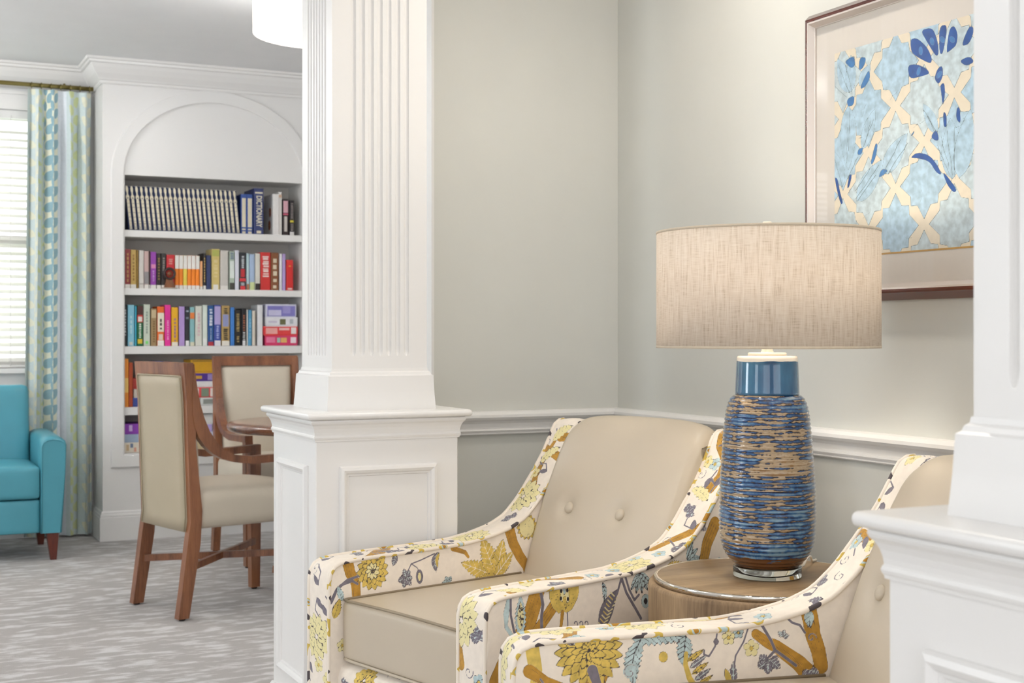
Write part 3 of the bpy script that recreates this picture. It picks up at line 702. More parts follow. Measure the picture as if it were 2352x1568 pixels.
# ------------------------------------------------------------------ dining chairs and round table
def dining_chair(label):
    root = empty('dining_chair'); tag(root, label, 'chair', 'wooden dining armchairs at the round table')
    Lp = [(-.036, .008), (-.02, .118), (.003, .296), (.017, .396), (.012, .52), (.007, .659), (0, .877), (-.014, 1.036)]
    Rp = [(.029, 1.036), (.039, .912), (.040, .70), (.056, .55), (.069, .436), (.061, .305), (.035, .147), (.011, .008)]
    at = [(.031, 1.030), (.043, .948), (.056, .88), (.075, .816), (.100, .758), (.131, .712), (.170, .676), (.214, .655), (.297, .644), (.40, .645), (.50, .649), (.577, .652)]
    ab = [(.577, .620), (.50, .617), (.387, .614), (.30, .612), (.214, .624), (.160, .640), (.115, .664), (.080, .696), (.051, .735), (.034, .775), (.026, .82), (.024, .90)]
    for s in (-1, 1):
        y0, y1 = sorted((s * .193, s * .23))
        to3 = lambda a, b, h: (a, h, b)
        MB().prism(Lp + Rp, y0, y1, to3).build('stile', M_walnut, root)
        arm = MB().prism(at + ab, y0 - .003 if s < 0 else y0 + .001, y1 + .003 if s > 0 else y1 - .001, to3).build('armrest', M_walnut, root)
        MB().hexa([(.531, y0 + .003, .008), (.573, y0 + .003, .008), (.573, y1 - .003, .008), (.531, y1 - .003, .008)],
                  [(.525, y0, .34), (.577, y0, .34), (.577, y1, .34), (.525, y1, .34)]).hexa(
                  [(.525, y0, .34), (.577, y0, .34), (.577, y1, .34), (.525, y1, .34)], [(.522, y0, .622), (.577, y0, .622), (.577, y1, .622), (.522, y1, .622)]).build('leg', M_walnut, root)
        for u in (-.012, .552):
            MB().lathe([(.012, 0), (.014, .004), (.012, .010)], 12, u, (y0 + y1) / 2).build('foot_glide', M_black, root)
    # crest rail
    MB().prism([(-.0105, .985), (-.014, 1.036), (.029, 1.036), (.033, .985)], -.194, .194, lambda a, b, h: (a, h, b)).build('crest_rail', M_walnut, root)
    # X stretcher
    for s in (-1, 1):
        a = Vector((.015, -s * .19, .185)); b = Vector((.54, s * .19, .205)); d = (b - a).normalized(); nn = Vector((-d.y, d.x, 0)).normalized() * .009; up = Vector((0, 0, .028))
        MB().hexa([a - nn, a + nn, a + nn + up, a - nn + up], [b - nn, b + nn, b + nn + up, b - nn + up]).build('stretcher', M_walnut, root)
    # upholstered back: flat rear panel with welt, padded front
    rp = MB(); uf = lambda z: np.interp(z, [.296, .396, .52, .659, .877, 1.036], [.003, .017, .012, .007, 0, -.014])
    P = [[(uf(z) - .006 - .002 * math.sin(math.pi * j / 8), -.199 + .398 * j / 8, z) for j in range(9)] for z in np.linspace(.352, .984, 14)]
    Q = [[(uf(z) + .010, -.199 + .398 * j / 8, z) for j in range(9)] for z in np.linspace(.352, .984, 14)]
    rp.grid(P, flip=True); rp.grid(Q)
    rp.grid([P[0], Q[0]]); rp.grid([Q[-1], P[-1]]); rp.grid([[r[0] for r in P], [r[0] for r in Q]]); rp.grid([[r[-1] for r in Q], [r[-1] for r in P]])
    back = rp.build('back_panel', M_vinyl, root)
    w = [(uf(z) - .007, -.197, z) for z in np.linspace(.355, .974, 12)] + [(uf(.982) - .007, y, .982) for y in np.linspace(-.188, .188, 6)] + [(uf(z) - .007, .197, z) for z in np.linspace(.974, .355, 12)]
    MB().tube(w, .0035, 6).build('welt', new_mat('taupe_welt', '#a3967c', .45), back)
    fr = lambda z: np.interp(z, [.40, .463, .58, .683, .838, .977], [.072, .088, .099, .091, .067, .036])
    ny, nz = 18, 24; P = []
    for i in range(nz + 1):
        z = .43 + (.988 - .43) * i / nz; row = []
        for j in range(ny + 1):
            t = -1 + 2 * j / ny; e = (1 - t ** 8) * (1 - (2 * i / nz - 1) ** 10)
            row.append((uf(z) + .026 + (max(fr(z), uf(z) + .048) - uf(z) - .026) * max(0, e) ** .5, t * .1925, z))
        P.append(row)
    MB().grid(P).build('back_cushion', M_vinyl_front, root)
    soft_box(.045, .565, -.226, .226, .358, .515, .045, 16, .030, .004).build('seat', M_vinyl_front, root)
    return root
dc1 = dining_chair('wooden armchair seen from behind with a taupe vinyl back panel'); dc1.location = (1.1075, 5.678, 0); dc1.rotation_euler = (0, 0, .2527)
dc2 = copy_tree(dc1); dc2['label'] = 'wooden armchair facing the camera across the round table'; dc2.location = (1.885, 7.13, 0); dc2.rotation_euler = (0, 0, -math.pi / 2 + .05)

tb = empty('round_dining_table', (1.98, 6.03, 0)); tag(tb, 'round polished walnut table between the two dining chairs', 'table')
M_tt = wood_mat('polished_walnut_top', '#5e3524', '#8a5a40', .18, 'X', 10, .6)
MB().lathe([(.46, .708), (.487, .709), (.497, .716), (.50, .728), (.497, .740), (.487, .748), (.46, .75), (0, .75)], 96).build('table_top', M_tt, tb)
MB().lathe([(.10, .05), (.085, .07), (.055, .12), (.05, .5), (.07, .62), (.16, .69), (.18, .708)], 40).build('pedestal_post', M_walnut, tb)
for k in range(4):
    a = k * math.pi / 2 + .6; c, s = math.cos(a), math.sin(a)
    q = lambda r, w, z: (r * c - w * s, r * s + w * c, z)
    MB().hexa([q(.04, -.035, .012), q(.36, -.03, .012), q(.36, .03, .012), q(.04, .035, .012)], [q(.04, -.035, .10), q(.36, -.025, .045), q(.36, .025, .045), q(.04, .035, .10)]).build('foot', M_walnut, tb)
    MB().lathe([(.016, 0), (.018, .006), (.016, .014)], 12, .33 * c, .33 * s).build('foot_glide', M_black, tb)

# ------------------------------------------------------------------ teal armchair
M_teal = new_mat('teal_vinyl', '#4b95a5', .36, var=.03, bump=.08, bscale=500)
M_leg = wood_mat('mahogany_leg', '#3f140c', '#71301f', .35, 'Z', 14)
tc_ = empty('armchair', (.547, 7.55, 0)); tag(tc_, 'teal vinyl armchair with mahogany legs under the window', 'armchair')
def tpart(nm, m, mat=M_teal, par=None):
    o = m.build(nm, mat, tc_); return o
for s in (-1, 1):
    rows = []
    for (y, zt) in ((-.35, .612), (-.345, .622), (-.20, .628), (.05, .630), (.26, .632), (.265, .622)):
        e = .006 if abs(y + .35) < .001 or y > .262 else 0
        xi, xo, xb = .255 + e, .380 - e, .357 - e
        ring = [(xi, .141), (xi, zt - .03), (xi + .008, zt - .012), (xi + .028, zt - .001), ((xi + xo) / 2, zt + .004), (xo - .028, zt - .001), (xo - .006, zt - .014), (xo, zt - .035), (xo - .004, .45), (xb, .141)]
        rows.append([(s * a, y, b) for a, b in ring])
    m = MB(); m.grid(rows, closed_v=True, smooth=True); k = len(rows[0])
    m.add(rows[0], [tuple(range(k))]); m.add(rows[-1], [tuple(reversed(range(k)))])
    o = tpart('arm', m)
    MB().tube([rows[0][i] for i in range(k)] , .003, 6).build('seam', M_teal, o)
    for (y0, sp) in ((-.335, 0), (.20, .02)):
        MB().hexa([(s * .305, y0 + .012 + sp, 0), (s * .335, y0 + .012 + sp, 0), (s * .335, y0 + .045 + sp, 0), (s * .305, y0 + .045 + sp, 0)],
                  [(s * .285, y0, .141), (s * .345, y0, .141), (s * .345, y0 + .06, .141), (s * .285, y0 + .06, .141)]).build('leg', M_leg, tc_)
tpart('seat_cushion', soft_box(-.254, .254, -.352, .16, .315, .480, .022, 12, .022))
tpart('front_rail', soft_box(-.255, .255, -.338, .20, .141, .312, .012, 8))
bk = soft_box(-.254, .254, -.075, .075, 0, .56, .035, 12); 
o = tpart('back', bk); o.location = (0, .185, .318); o.rotation_euler = (R(-6), 0, 0)

# ------------------------------------------------------------------ ceiling light
def emit_mat(name, col, strength, base='#fff8ee'):
    m = bpy.data.materials.new(name); m.use_nodes = True; N, L = nodes_of(m); b = N['Principled BSDF']
    b.inputs['Base Color'].default_value = lin(base); b.inputs['Roughness'].default_value = .6
    nz = N.new('ShaderNodeTexNoise'); nz.inputs['Scale'].default_value = 4
    rp = N.new('ShaderNodeValToRGB'); c = lin(col)
    rp.color_ramp.elements[0].color = (c[0] * .95, c[1] * .95, c[2] * .95, 1); rp.color_ramp.elements[1].color = c
    L.new(nz.outputs[0], rp.inputs[0]); L.new(rp.outputs[0], b.inputs['Emission Color']); b.inputs['Emission Strength'].default_value = strength
    MATS[name] = m; return m
M_drum = emit_mat('lit_drum_shade', '#fff3e2', 1.6); M_diff = emit_mat('lit_diffuser', '#fff7ec', 3.0)
def ceiling_light(loc, label, power=4.5, up=46.0):
    root = empty('ceiling_light', (loc[0], loc[1], CEIL)); tag(root, label, 'ceiling light', 'drum ceiling lights')
    MB().lathe([(.07, -.02), (.07, 0)], 32).build('canopy', M_brass, root)
    MB().lathe([(.010, -.15), (.010, -.02)], 12).build('stem', M_brass, root)
    sh = MB(); n = 64
    sh.grid([[((r) * math.cos(2 * math.pi * j / n), r * math.sin(2 * math.pi * j / n), z) for j in range(n)] for r, z in ((.291, -.15), (.291, -.285), (.288, -.285), (.288, -.15), (.291, -.15))], closed_v=True)
    sh.build('drum_shade', M_drum, root)
    MB().lathe([(0, -.297), (.12, -.296), (.22, -.291), (.270, -.283), (.287, -.276)], 64).build('diffuser', M_diff, root)
    l = bpy.data.lights.new('bulb', 'POINT'); l.energy = power; l.color = (.93, .97, 1.0); l.shadow_soft_size = .25
    o = bpy.data.objects.new('bulb', l); COL.objects.link(o); o.parent = root; o.location = (0, 0, -.42)
    l2 = bpy.data.lights.new('added_uplight', 'POINT'); l2.energy = up; l2.color = (.93, .965, 1.0); l2.shadow_soft_size = .12  # extra point light added in the drum to brighten the ceiling
    o2 = bpy.data.objects.new('added_uplight', l2); COL.objects.link(o2); o2.parent = root; o2.location = (.10, .10, -.215)
    return root
ceiling_light((1.72, 5.40), 'white drum ceiling light partly hidden by the fluted column')
ceiling_light((-.75, 6.95), 'added unseen drum light brightening the ceiling near the teal armchair', 4.0, 125.0)  # out-of-view fixture added to lift the ceiling on the left
ceiling_light((-1.3, 3.2), 'added unseen drum light over the open floor beside the columns')  # out-of-view fixture added as further room lighting

# recessed downlights over the alcove
def downlight(x, y, power, label):
    root = empty('recessed_downlight', (x, y, CEIL)); tag(root, label, 'downlight', 'recessed lights above the armchairs')
    MB().lathe([(.052, -.001), (.075, -.004), (.078, 0)], 32).build('trim_ring', M_trim, root)
    MB().lathe([(0, -.003), (.05, -.003)], 32).build('lens', emit_mat('downlight_lens_%d' % int(x * 100 + y * 1000), '#fff0d8', 8.0), root)
    l = bpy.data.lights.new('lamp', 'SPOT'); l.energy = power; l.color = (1, .94, .86); l.spot_size = R(140); l.spot_blend = .8; l.shadow_soft_size = .06
    o = bpy.data.objects.new('lamp', l); COL.objects.link(o); o.parent = root; o.location = (0, 0, -.02)
downlight(1.62, 2.70, 25, 'recessed downlight above the far armchair')
downlight(1.60, 1.55, 15, 'recessed downlight above the near armchair')

# ------------------------------------------------------------------ printed cloth and paper: drawn as distance fields per vertex, cut sharp in the material
def poly_sdf(p, poly):
    poly = np.asarray(poly, float); n = len(poly); d = np.full(len(p), 1e9); inside = np.zeros(len(p), bool)
    for i in range(n):
        a = poly[i]; b = poly[(i + 1) % n]; e = b - a; w = p - a
        t = np.clip((w @ e) / max(1e-12, e @ e), 0, 1); q = w - t[:, None] * e
        d = np.minimum(d, (q ** 2).sum(1))
        c = ((a[1] <= p[:, 1]) != (b[1] <= p[:, 1]))
        with np.errstate(divide='ignore', invalid='ignore'):
            xi = a[0] + (p[:, 1] - a[1]) / (e[1] if abs(e[1]) > 1e-12 else 1e-12) * e[0]
        inside ^= c & (p[:, 0] < xi)
    d = np.sqrt(d)
    return np.where(inside, -d, d)
def line_sdf(p, pts, r0, r1=None):
    pts = np.asarray(pts, float); r1 = r0 if r1 is None else r1; n = len(pts) - 1; d = np.full(len(p), 1e9)
    for i in range(n):
        a = pts[i]; e = pts[i + 1] - a; w = p - a
        t = np.clip((w @ e) / max(1e-12, e @ e), 0, 1); q = w - t[:, None] * e
        d = np.minimum(d, np.sqrt((q ** 2).sum(1)) - (r0 + (r1 - r0) * (i + t) / n))
    return d

class Print:
    FAR = .03
    def __init__(s, pts, layers, seed=0):
        s.p = np.asarray(pts, float); s.n = len(s.p); s.L = {k: np.full(s.n, s.FAR) for k in layers}; s.L['line'] = np.full(s.n, s.FAR); s.rnd = random.Random(seed)
    def _sel(s, pts, m):
        pts = np.asarray(pts, float); lo = pts.min(0) - m; hi = pts.max(0) + m
        return np.where((s.p[:, 0] > lo[0]) & (s.p[:, 0] < hi[0]) & (s.p[:, 1] > lo[1]) & (s.p[:, 1] < hi[1]))[0]
    def shape(s, poly, layer, outline=.0006):
        i = s._sel(poly, .012)
        if len(i): s._paint(i, poly_sdf(s.p[i], poly), layer, outline)
    def stroke(s, pts, r0, layer='line', r1=None, outline=0):
        i = s._sel(pts, .012 + r0)
        if len(i):
            d = line_sdf(s.p[i], pts, r0, r1)
            if layer == 'line': s.L['line'][i] = np.minimum(s.L['line'][i], d)
            elif layer == 'bare':
                for k in s.L: s.L[k][i] = np.maximum(s.L[k][i], -d)
            else:
                s._paint(i, d, layer, outline)
                if layer == 'och' and r0 > .006:
                    P = np.asarray(pts, float); T = np.gradient(P, axis=0); T /= np.maximum(1e-9, np.hypot(T[:, 0], T[:, 1]))[:, None]; Nn = np.stack([-T[:, 1], T[:, 0]], 1)
                    for o_ in (-.55, -.1, .45): s.stroke(P[:-1] + (Nn * o_ * r0 * .9)[:-1], .0005)
    def _paint(s, i, d, layer, outline):
        for k in s.L:
            if k != layer: s.L[k][i] = np.maximum(s.L[k][i], -d)
        s.L[layer][i] = np.minimum(s.L[layer][i], d)
        if outline: s.L['line'][i] = np.minimum(s.L['line'][i], np.abs(d) - outline)
    # ---- motifs
    def leaf(s, x, y, ang, ln, wd, layer, serr=0, veins=4, curve=0.0, outline=.0006):
        ca, sa = math.cos(ang), math.sin(ang)
        def tr(t, o): 
            o2 = o + curve * ln * math.sin(math.pi * t); return (x + ca * t * ln - sa * o2, y + sa * t * ln + ca * o2)
        up, dn = [], []; n = max(10, serr * 2)
        for k in range(n + 1):
            t = k / n; w = wd * math.sin(math.pi * t ** .8) ** .8
            if serr and k % 2: w *= .72
            up.append(tr(t, w)); dn.append(tr(t, -w))
        s.shape(up + dn[::-1][1:-1], layer, outline)
        if veins:
            vl, k1, k2 = ('bare', .0011, .0008) if layer == 'gold' and ln > .05 else (('line', .0010, .0008) if layer == 'blu' and ln > .04 else (('blu', .0007, .0005) if layer == 'gry' else ('line', .0006, .0004)))
            s.stroke([tr(t, 0) for t in (0, .3, .6, .95)], k1, vl)
            for k in range(veins):
                t = .15 + .7 * k / veins; w = wd * math.sin(math.pi * t ** .8) ** .8
                for q in (-1, 1): s.stroke([tr(t, 0), tr(min(1, t + .15), q * w * .8)], k2, vl)
    def petals(s, x, y, rings, layer, a0=0, a1=2 * math.pi, wf=.32, outline=.0008, core=None):
        for (rr, ln, n) in rings:
            for k in range(n):
                a = a0 + (a1 - a0) * (k + .5 * (rr > 0)) / n
                s.leaf(x + rr * math.cos(a), y + rr * math.sin(a), a, ln, ln * wf, layer, 0, 0, outline=outline)
                s.stroke([(x + (rr + ln * q) * math.cos(a), y + (rr + ln * q) * math.sin(a)) for q in (.15, .6)], .0004)
        if core: s.shape([(x + core[0] * math.cos(t), y + core[0] * math.sin(t)) for t in np.linspace(0, 2 * math.pi, 12)[:-1]], core[1])
    def blob(s, x, y, rx, ry, layer, rot=0, n=20, outline=.0006, lobes=0, la=.12):
        P = []
        for k in range(n):
            t = 2 * math.pi * k / n; q = 1 + (la * math.cos(lobes * t) if lobes else 0); a, b = rx * q * math.cos(t), ry * q * math.sin(t)
            P.append((x + a * math.cos(rot) - b * math.sin(rot), y + a * math.sin(rot) + b * math.cos(rot)))
        s.shape(P, layer, outline)
    def spiral(s, x, y, r, turns, a0, layer='gry', w=.0013):
        s.stroke([(x + r * (1 - k / 26) * math.cos(a0 + turns * 2 * math.pi * k / 26), y + r * (1 - k / 26) * math.sin(a0 + turns * 2 * math.pi * k / 26)) for k in range(24)], w, layer)
    def ticks(s, x, y, rx, ry, n, l=.004, r=.0005):
        for k in range(n):
            a = s.rnd.uniform(0, 6.28); q = math.sqrt(s.rnd.random()); b = s.rnd.uniform(0, 6.28); px, py = x + rx * q * math.cos(a), y + ry * q * math.sin(a)
            s.stroke([(px, py), (px + l * math.cos(b), py + l * math.sin(b))], r)
    def trefoil(s, x, y, sz, a, layer='gry'):
        for k in (-1, 0, 1): s.leaf(x, y, a + k * 1.0, sz, sz * .42, layer, 5, 3)
    def small_flower(s, x, y, r, layer, centre='gold'):
        for k in range(5):
            a = k * 1.2566 + .3; s.blob(x + r * .6 * math.cos(a), y + r * .6 * math.sin(a), r * .5, r * .45, layer, a, 12)
        s.blob(x, y, r * .3, r * .3, centre, 0, 8)
    def scatter(s, x0, x1, y0, y1, n, sc=1.0, gold='gold'):
        """random leaves, buds and twigs for the rest of the cloth"""
        r = s.rnd; done = []
        def free(x, y, d):
            for a, b, c in done:
                if (a - x) ** 2 + (b - y) ** 2 < ((c + d) * .75) ** 2: return False
            done.append((x, y, d)); return True
        for k in range(max(1, n // 6)):
            x, y, a = r.uniform(x0, x1), r.uniform(y0, y1), r.uniform(0, 6.28); pts = [(x, y)]
            for q in range(5): a += r.uniform(-.6, .6); x += .03 * sc * math.cos(a); y += .03 * sc * math.sin(a); pts.append((x, y))
            s.stroke(pts, .009 * sc, 'och', .004 * sc, .0005)
            for q in pts[1::2]: s.stroke([q, (q[0] + .02 * sc * math.cos(a + 1), q[1] + .02 * sc * math.sin(a + 1))], .0016 * sc, 'gry')
        for k in range(n * 3):
            x, y, a, q = r.uniform(x0, x1), r.uniform(y0, y1), r.uniform(0, 6.28), r.random()
            if q < .16:
                if free(x, y, .034 * sc): s.petals(x, y, [(.010 * sc, .028 * sc, 13), (.004 * sc, .020 * sc, 9)], gold)
            elif q < .34:
                if free(x, y, .026 * sc): s.leaf(x - .024 * sc * math.cos(a), y - .024 * sc * math.sin(a), a, .05 * sc, .012 * sc, r.choice([gold, 'blu', 'gry', gold]), 6, 4, .1)
            elif q < .48:
                if free(x, y, .018 * sc): s.trefoil(x, y, .020 * sc, a)
            elif q < .62:
                if free(x, y, .012 * sc): s.small_flower(x, y, .011 * sc, r.choice(['pale', 'blu']))
            elif q < .76:
                if free(x, y, .012 * sc): s.spiral(x, y, .010 * sc, 1.3, a)
            else:
                if free(x, y, .014 * sc):
                    s.stroke([(x, y), (x + .02 * sc * math.cos(a), y + .02 * sc * math.sin(a)), (x + .03 * sc * math.cos(a + .5), y + .03 * sc * math.sin(a + .5))], .0012 * sc, 'gry')
                    s.leaf(x, y, a + 1, .02 * sc, .005 * sc, 'gry', 0, 0)

def print_mat(name, base, layers, line, rough=.75, weave=.25, wscale=900, soft=.00035, mottles=(), sheen=.15):
    """layers = [(attribute, colour)] from bottom to top; every one is a signed distance that is cut at zero"""
    m = bpy.data.materials.new(name); m.use_nodes = True; N, L = nodes_of(m); b = N['Principled BSDF']
    tc = N.new('ShaderNodeTexCoord'); nz = N.new('ShaderNodeTexNoise'); nz.inputs['Scale'].default_value = 60; nz.inputs['Detail'].default_value = 4
    L.new(tc.outputs['Object'], nz.inputs['Vector'])
    cur = None
    for k, (att, col) in enumerate([(None, base)] + layers + [('line', line)]):
        c = lin(col); rp = N.new('ShaderNodeValToRGB'); v = .16 if att in mottles else .03
        rp.color_ramp.elements[0].position = .35; rp.color_ramp.elements[1].position = .65
        rp.color_ramp.elements[0].color = (c[0] * (1 - v), c[1] * (1 - v), c[2] * (1 - v), 1); rp.color_ramp.elements[1].color = (min(1, c[0] * (1 + v)), min(1, c[1] * (1 + v)), min(1, c[2] * (1 + v)), 1)
        L.new(nz.outputs['Fac'], rp.inputs[0])
        if att is None: cur = rp.outputs[0]; continue
        at = N.new('ShaderNodeAttribute'); at.attribute_name = 'sd_' + att
        mr = N.new('ShaderNodeMapRange'); mr.inputs['From Min'].default_value = soft; mr.inputs['From Max'].default_value = -soft
        L.new(at.outputs['Fac'], mr.inputs['Value'])
        mx = N.new('ShaderNodeMix'); mx.data_type = 'RGBA'
        L.new(mr.outputs[0], mx.inputs[0]); L.new(cur, mx.inputs[6]); L.new(rp.outputs[0], mx.inputs[7]); cur = mx.outputs[2]
    L.new(cur, b.inputs['Base Color']); b.inputs['Roughness'].default_value = rough; b.inputs['Sheen Weight'].default_value = sheen
    b.inputs['Specular IOR Level'].default_value = .3
    if weave:
        wv = N.new('ShaderNodeTexNoise'); wv.inputs['Scale'].default_value = wscale; wv.inputs['Detail'].default_value = 1; L.new(tc.outputs['Object'], wv.inputs['Vector'])
        bp = N.new('ShaderNodeBump'); bp.inputs['Strength'].default_value = weave; bp.inputs['Distance'].default_value = .0006; L.new(wv.outputs['Fac'], bp.inputs['Height']); L.new(bp.outputs[0], b.inputs['Normal'])
    MATS[name] = m
    return m

def printed_mesh(name, pieces, layers):
    """pieces = [(grid of xyz (nu, nv, 3), Print or None)] joined into one mesh that carries the distance fields"""
    V, Fq, A, off = [], [], {k: [] for k in list(layers) + ['line']}, 0
    for G, pr in pieces:
        nu, nv = G.shape[:2]; V.append(G.reshape(-1, 3))
        i, j = np.meshgrid(np.arange(nu - 1), np.arange(nv - 1), indexing='ij'); a = (i * nv + j).ravel() + off
        Fq.append(np.stack([a, a + nv, a + nv + 1, a + 1], 1)); off += nu * nv
        for k in A: A[k].append(pr.L[k] if pr is not None else np.full(nu * nv, .03))
    V = np.concatenate(V); Fq = np.concatenate(Fq)
    me = bpy.data.meshes.new(name); me.vertices.add(len(V)); me.vertices.foreach_set('co', V.astype(np.float32).ravel())
    me.loops.add(len(Fq) * 4); me.loops.foreach_set('vertex_index', Fq.astype(np.int32).ravel())
    me.polygons.add(len(Fq)); me.polygons.foreach_set('loop_start', np.arange(0, len(Fq) * 4, 4, dtype=np.int32))
    me.polygons.foreach_set('use_smooth', np.ones(len(Fq), bool))
    me.update(calc_edges=True); me.validate()
    for k in A:
        at = me.attributes.new('sd_' + k, 'FLOAT', 'POINT'); at.data.foreach_set('value', np.concatenate(A[k]).astype(np.float32))
    return me

FLORAL = ['och', 'gry', 'blu', 'teal', 'pale', 'gold', 'dk']
M_floral = print_mat('floral_linen', '#f1e6d8', [('och', '#bb8c38'), ('gry', '#7b757f'), ('blu', '#bccfd0'), ('teal', '#5f9a9c'), ('pale', '#eadfa8'), ('gold', '#d8bb60'), ('dk', '#2c2526')], '#463e42', mottles=('och', 'gold', 'gry', 'blu'))
def pipe_mat():
    m = bpy.data.materials.new('floral_piping'); m.use_nodes = True; N, L = nodes_of(m); b = N['Principled BSDF']
    tc = N.new('ShaderNodeTexCoord'); nz = N.new('ShaderNodeTexNoise'); nz.inputs['Scale'].default_value = 28; nz.inputs['Detail'].default_value = 1
    L.new(tc.outputs['Object'], nz.inputs['Vector']); rp = N.new('ShaderNodeValToRGB'); e = rp.color_ramp.elements; rp.color_ramp.interpolation = 'CONSTANT'
    e[0].position = 0; e[0].color = lin('#4f474a'); e[1].position = .34; e[1].color = lin('#f0e5d6')
    for p, c in ((.60, '#d2b455'), (.66, '#b9ccce'), (.70, '#b07f24')): q = e.new(p); q.color = lin(c)
    L.new(nz.outputs['Fac'], rp.inputs[0]); L.new(rp.outputs[0], b.inputs['Base Color']); b.inputs['Roughness'].default_value = .75
    return m
M_pipe = pipe_mat()

# ------------------------------------------------------------------ floral armchairs
K, KZ = .96, .046
ctop_u = np.array([-.030, -.029, -.024, -.014, 0, .03, .10, .25, .40, .48, .545, .60, .65, .70, .745, .775, .790, .800, .812, .84])
ctop_z = np.array([.545, .560, .576, .586, .591, .594, .596, .597, .600, .611, .626, .649, .693, .753, .812, .865, .893, .903, .906, .905])
def zt(u): return np.interp(u, ctop_u, ctop_z)
def zb(u): return np.where(u < .74, .15, .15 + (u - .74) / .10 * .755)
def smooth_curve(u, z, n=260):
    """resample the arm profile evenly and round its corners"""
    s = np.concatenate([[0], np.cumsum(np.hypot(np.diff(u), np.diff(z)))]); t = np.linspace(0, s[-1], n); a, b = np.interp(t, s, u), np.interp(t, s, z)
    for _ in range(14):
        a[1:-1] = .25 * a[:-2] + .5 * a[1:-1] + .25 * a[2:]; b[1:-1] = .25 * b[:-2] + .5 * b[1:-1] + .25 * b[2:]
    return a, b
au, az = smooth_curve(ctop_u, ctop_z)
ctop_u, ctop_z = au.copy(), az.copy()      # the smoothed profile is used from here on

def arm_mesh(yi, yo, inner=None, outer=None, strip=None, seed=0, dense=('inner', 'outer')):
    pieces = []
    for nm, y, draw in (('inner', yi, inner), ('outer', yo, outer)):
        st = .0025 if nm in dense else .008
        us = np.unique(np.concatenate([np.arange(-.030, .84, st), [.84]])); us = np.concatenate([[-.030, -.0295, -.029, -.027], us[us > -.026]])
        t = 1 - (1 - np.linspace(0, 1, int(.42 / st))) ** 1.35
        U = np.repeat(us[:, None], len(t), 1); Z = zb(us)[:, None] + (zt(us) - zb(us))[:, None] * t[None]
        pr = Print(np.stack([U.ravel(), Z.ravel()], 1), FLORAL, seed)
        if draw: draw(pr)
        else: pr.scatter(-.03, .8, .15, .9, 46, 1.5)
        sg = 1 if yo > yi else -1
        bulge = .006 * np.clip((Z - .15) / .1, 0, 1) * np.clip((zt(us)[:, None] - Z) / .08, 0, 1)
        Y = np.full_like(U, y) + (bulge * (sg if nm == 'outer' else -sg))
        pieces.append((np.stack([U * K, Y * K, Z * K + KZ], 2), pr))
    # boxing strip: front face, over the top, up the wing
    fz = np.arange(.15, au[0] * 0 + az[0], .003); cu = np.concatenate([np.full(len(fz), -.030), au]); cz = np.concatenate([fz, az])
    s = np.concatenate([[0], np.cumsum(np.hypot(np.diff(cu), np.diff(cz)))]); n = int(s[-1] / .003); t = np.linspace(0, s[-1], n); cu, cz = np.interp(t, s, cu), np.interp(t, s, cz)
    v = np.linspace(0, 1, 30); S = np.repeat(t[:, None], 30, 1); VV = np.repeat(v[None], n, 0)
    pr = Print(np.stack([S.ravel(), (VV * .09).ravel()], 1), FLORAL, seed + 7)
    if strip: strip(pr)
    else: pr.scatter(0, s[-1], 0, .09, 36, 1.55, 'pale')  # gold motifs turned pale: glancing light on arm tops put into the print
    du, dz = np.gradient(cu), np.gradient(cz); l = np.hypot(du, dz); nu_, nz_ = -dz / l, du / l
    h = .005 * (1 - (2 * v - 1) ** 2)
    G = np.stack([(cu[:, None] + nu_[:, None] * h) * K, (yi + (yo - yi) * VV) * K, (cz[:, None] + nz_[:, None] * h) * K + KZ], 2)
    pieces.append((G, pr))
    return printed_mesh('arm', pieces, FLORAL)

# prints (metres along the arm, height) read off the cloth
def p_arm_far(p):        # inside of the far arm of the far chair
    p.scatter(-.03, .8, .15, .44, 14, 1.4)
    p.stroke([(.022, .60), (.030, .565), (.044, .54), (.046, .50), (.04, .45)], .016, 'och', .011, .0006)
    p.stroke([(-.028, .500), (-.010, .530), (.020, .548), (.060, .556)], .0045, 'gry', .003); p.stroke([(0, .538), (.035, .545), (.05, .536)], .003, 'gry')
    p.petals(.096, .562, [(.014, .034, 15), (.007, .027, 11), (0, .018, 8)], 'gold'); p.petals(.096, .562, [(.004, .018, 9)], 'pale')
    p.leaf(.17, .595, -2.0, .030, .009, 'gry', 0, 3); p.trefoil(.196, .534, .026, -1.9); p.trefoil(.196, .536, .022, .8)
    p.stroke([(.20, .545), (.215, .567), (.245, .573), (.29, .585)], .0016, 'gry'); p.stroke([(.215, .567), (.232, .556), (.238, .547)], .0014, 'gry')
    p.blob(.239, .532, .011, .018, 'gry'); p.blob(.239, .532, .005, .011, 'pale')
    p.leaf(.302, .588, -1.75, .052, .011, 'gry', 0, 3, -.15); p.leaf(.306, .586, -1.75, .040, .005, 'gold', 0, 0, -.15)
    for a, l, w in ((2.75, .125, .026), (1.95, .115, .030), (1.25, .10, .026), (.75, .085, .022), (-2.9, .10, .020)): p.leaf(.49, .505, a, l, w, 'gold', 12, 5)
    p.stroke([(.545, .62), (.555, .585), (.575, .55), (.60, .52), (.61, .48)], .017, 'och', .013, .0006)
    p.petals(.605, .625, [(.012, .024, 15)], 'gold'); p.blob(.605, .625, .026, .028, 'pale'); p.ticks(.605, .625, .022, .024, 24)
    p.stroke([(.35, .592), (.39, .578), (.40, .565)], .007, 'och', .004, .0005)
    p.trefoil(.33, .505, .020, 2.0, 'blu'); p.leaf(.005, .50, 1.9, .04, .010, 'blu', 6, 3); p.leaf(-.02, .46, 1.2, .05, .014, 'gold', 8, 3)
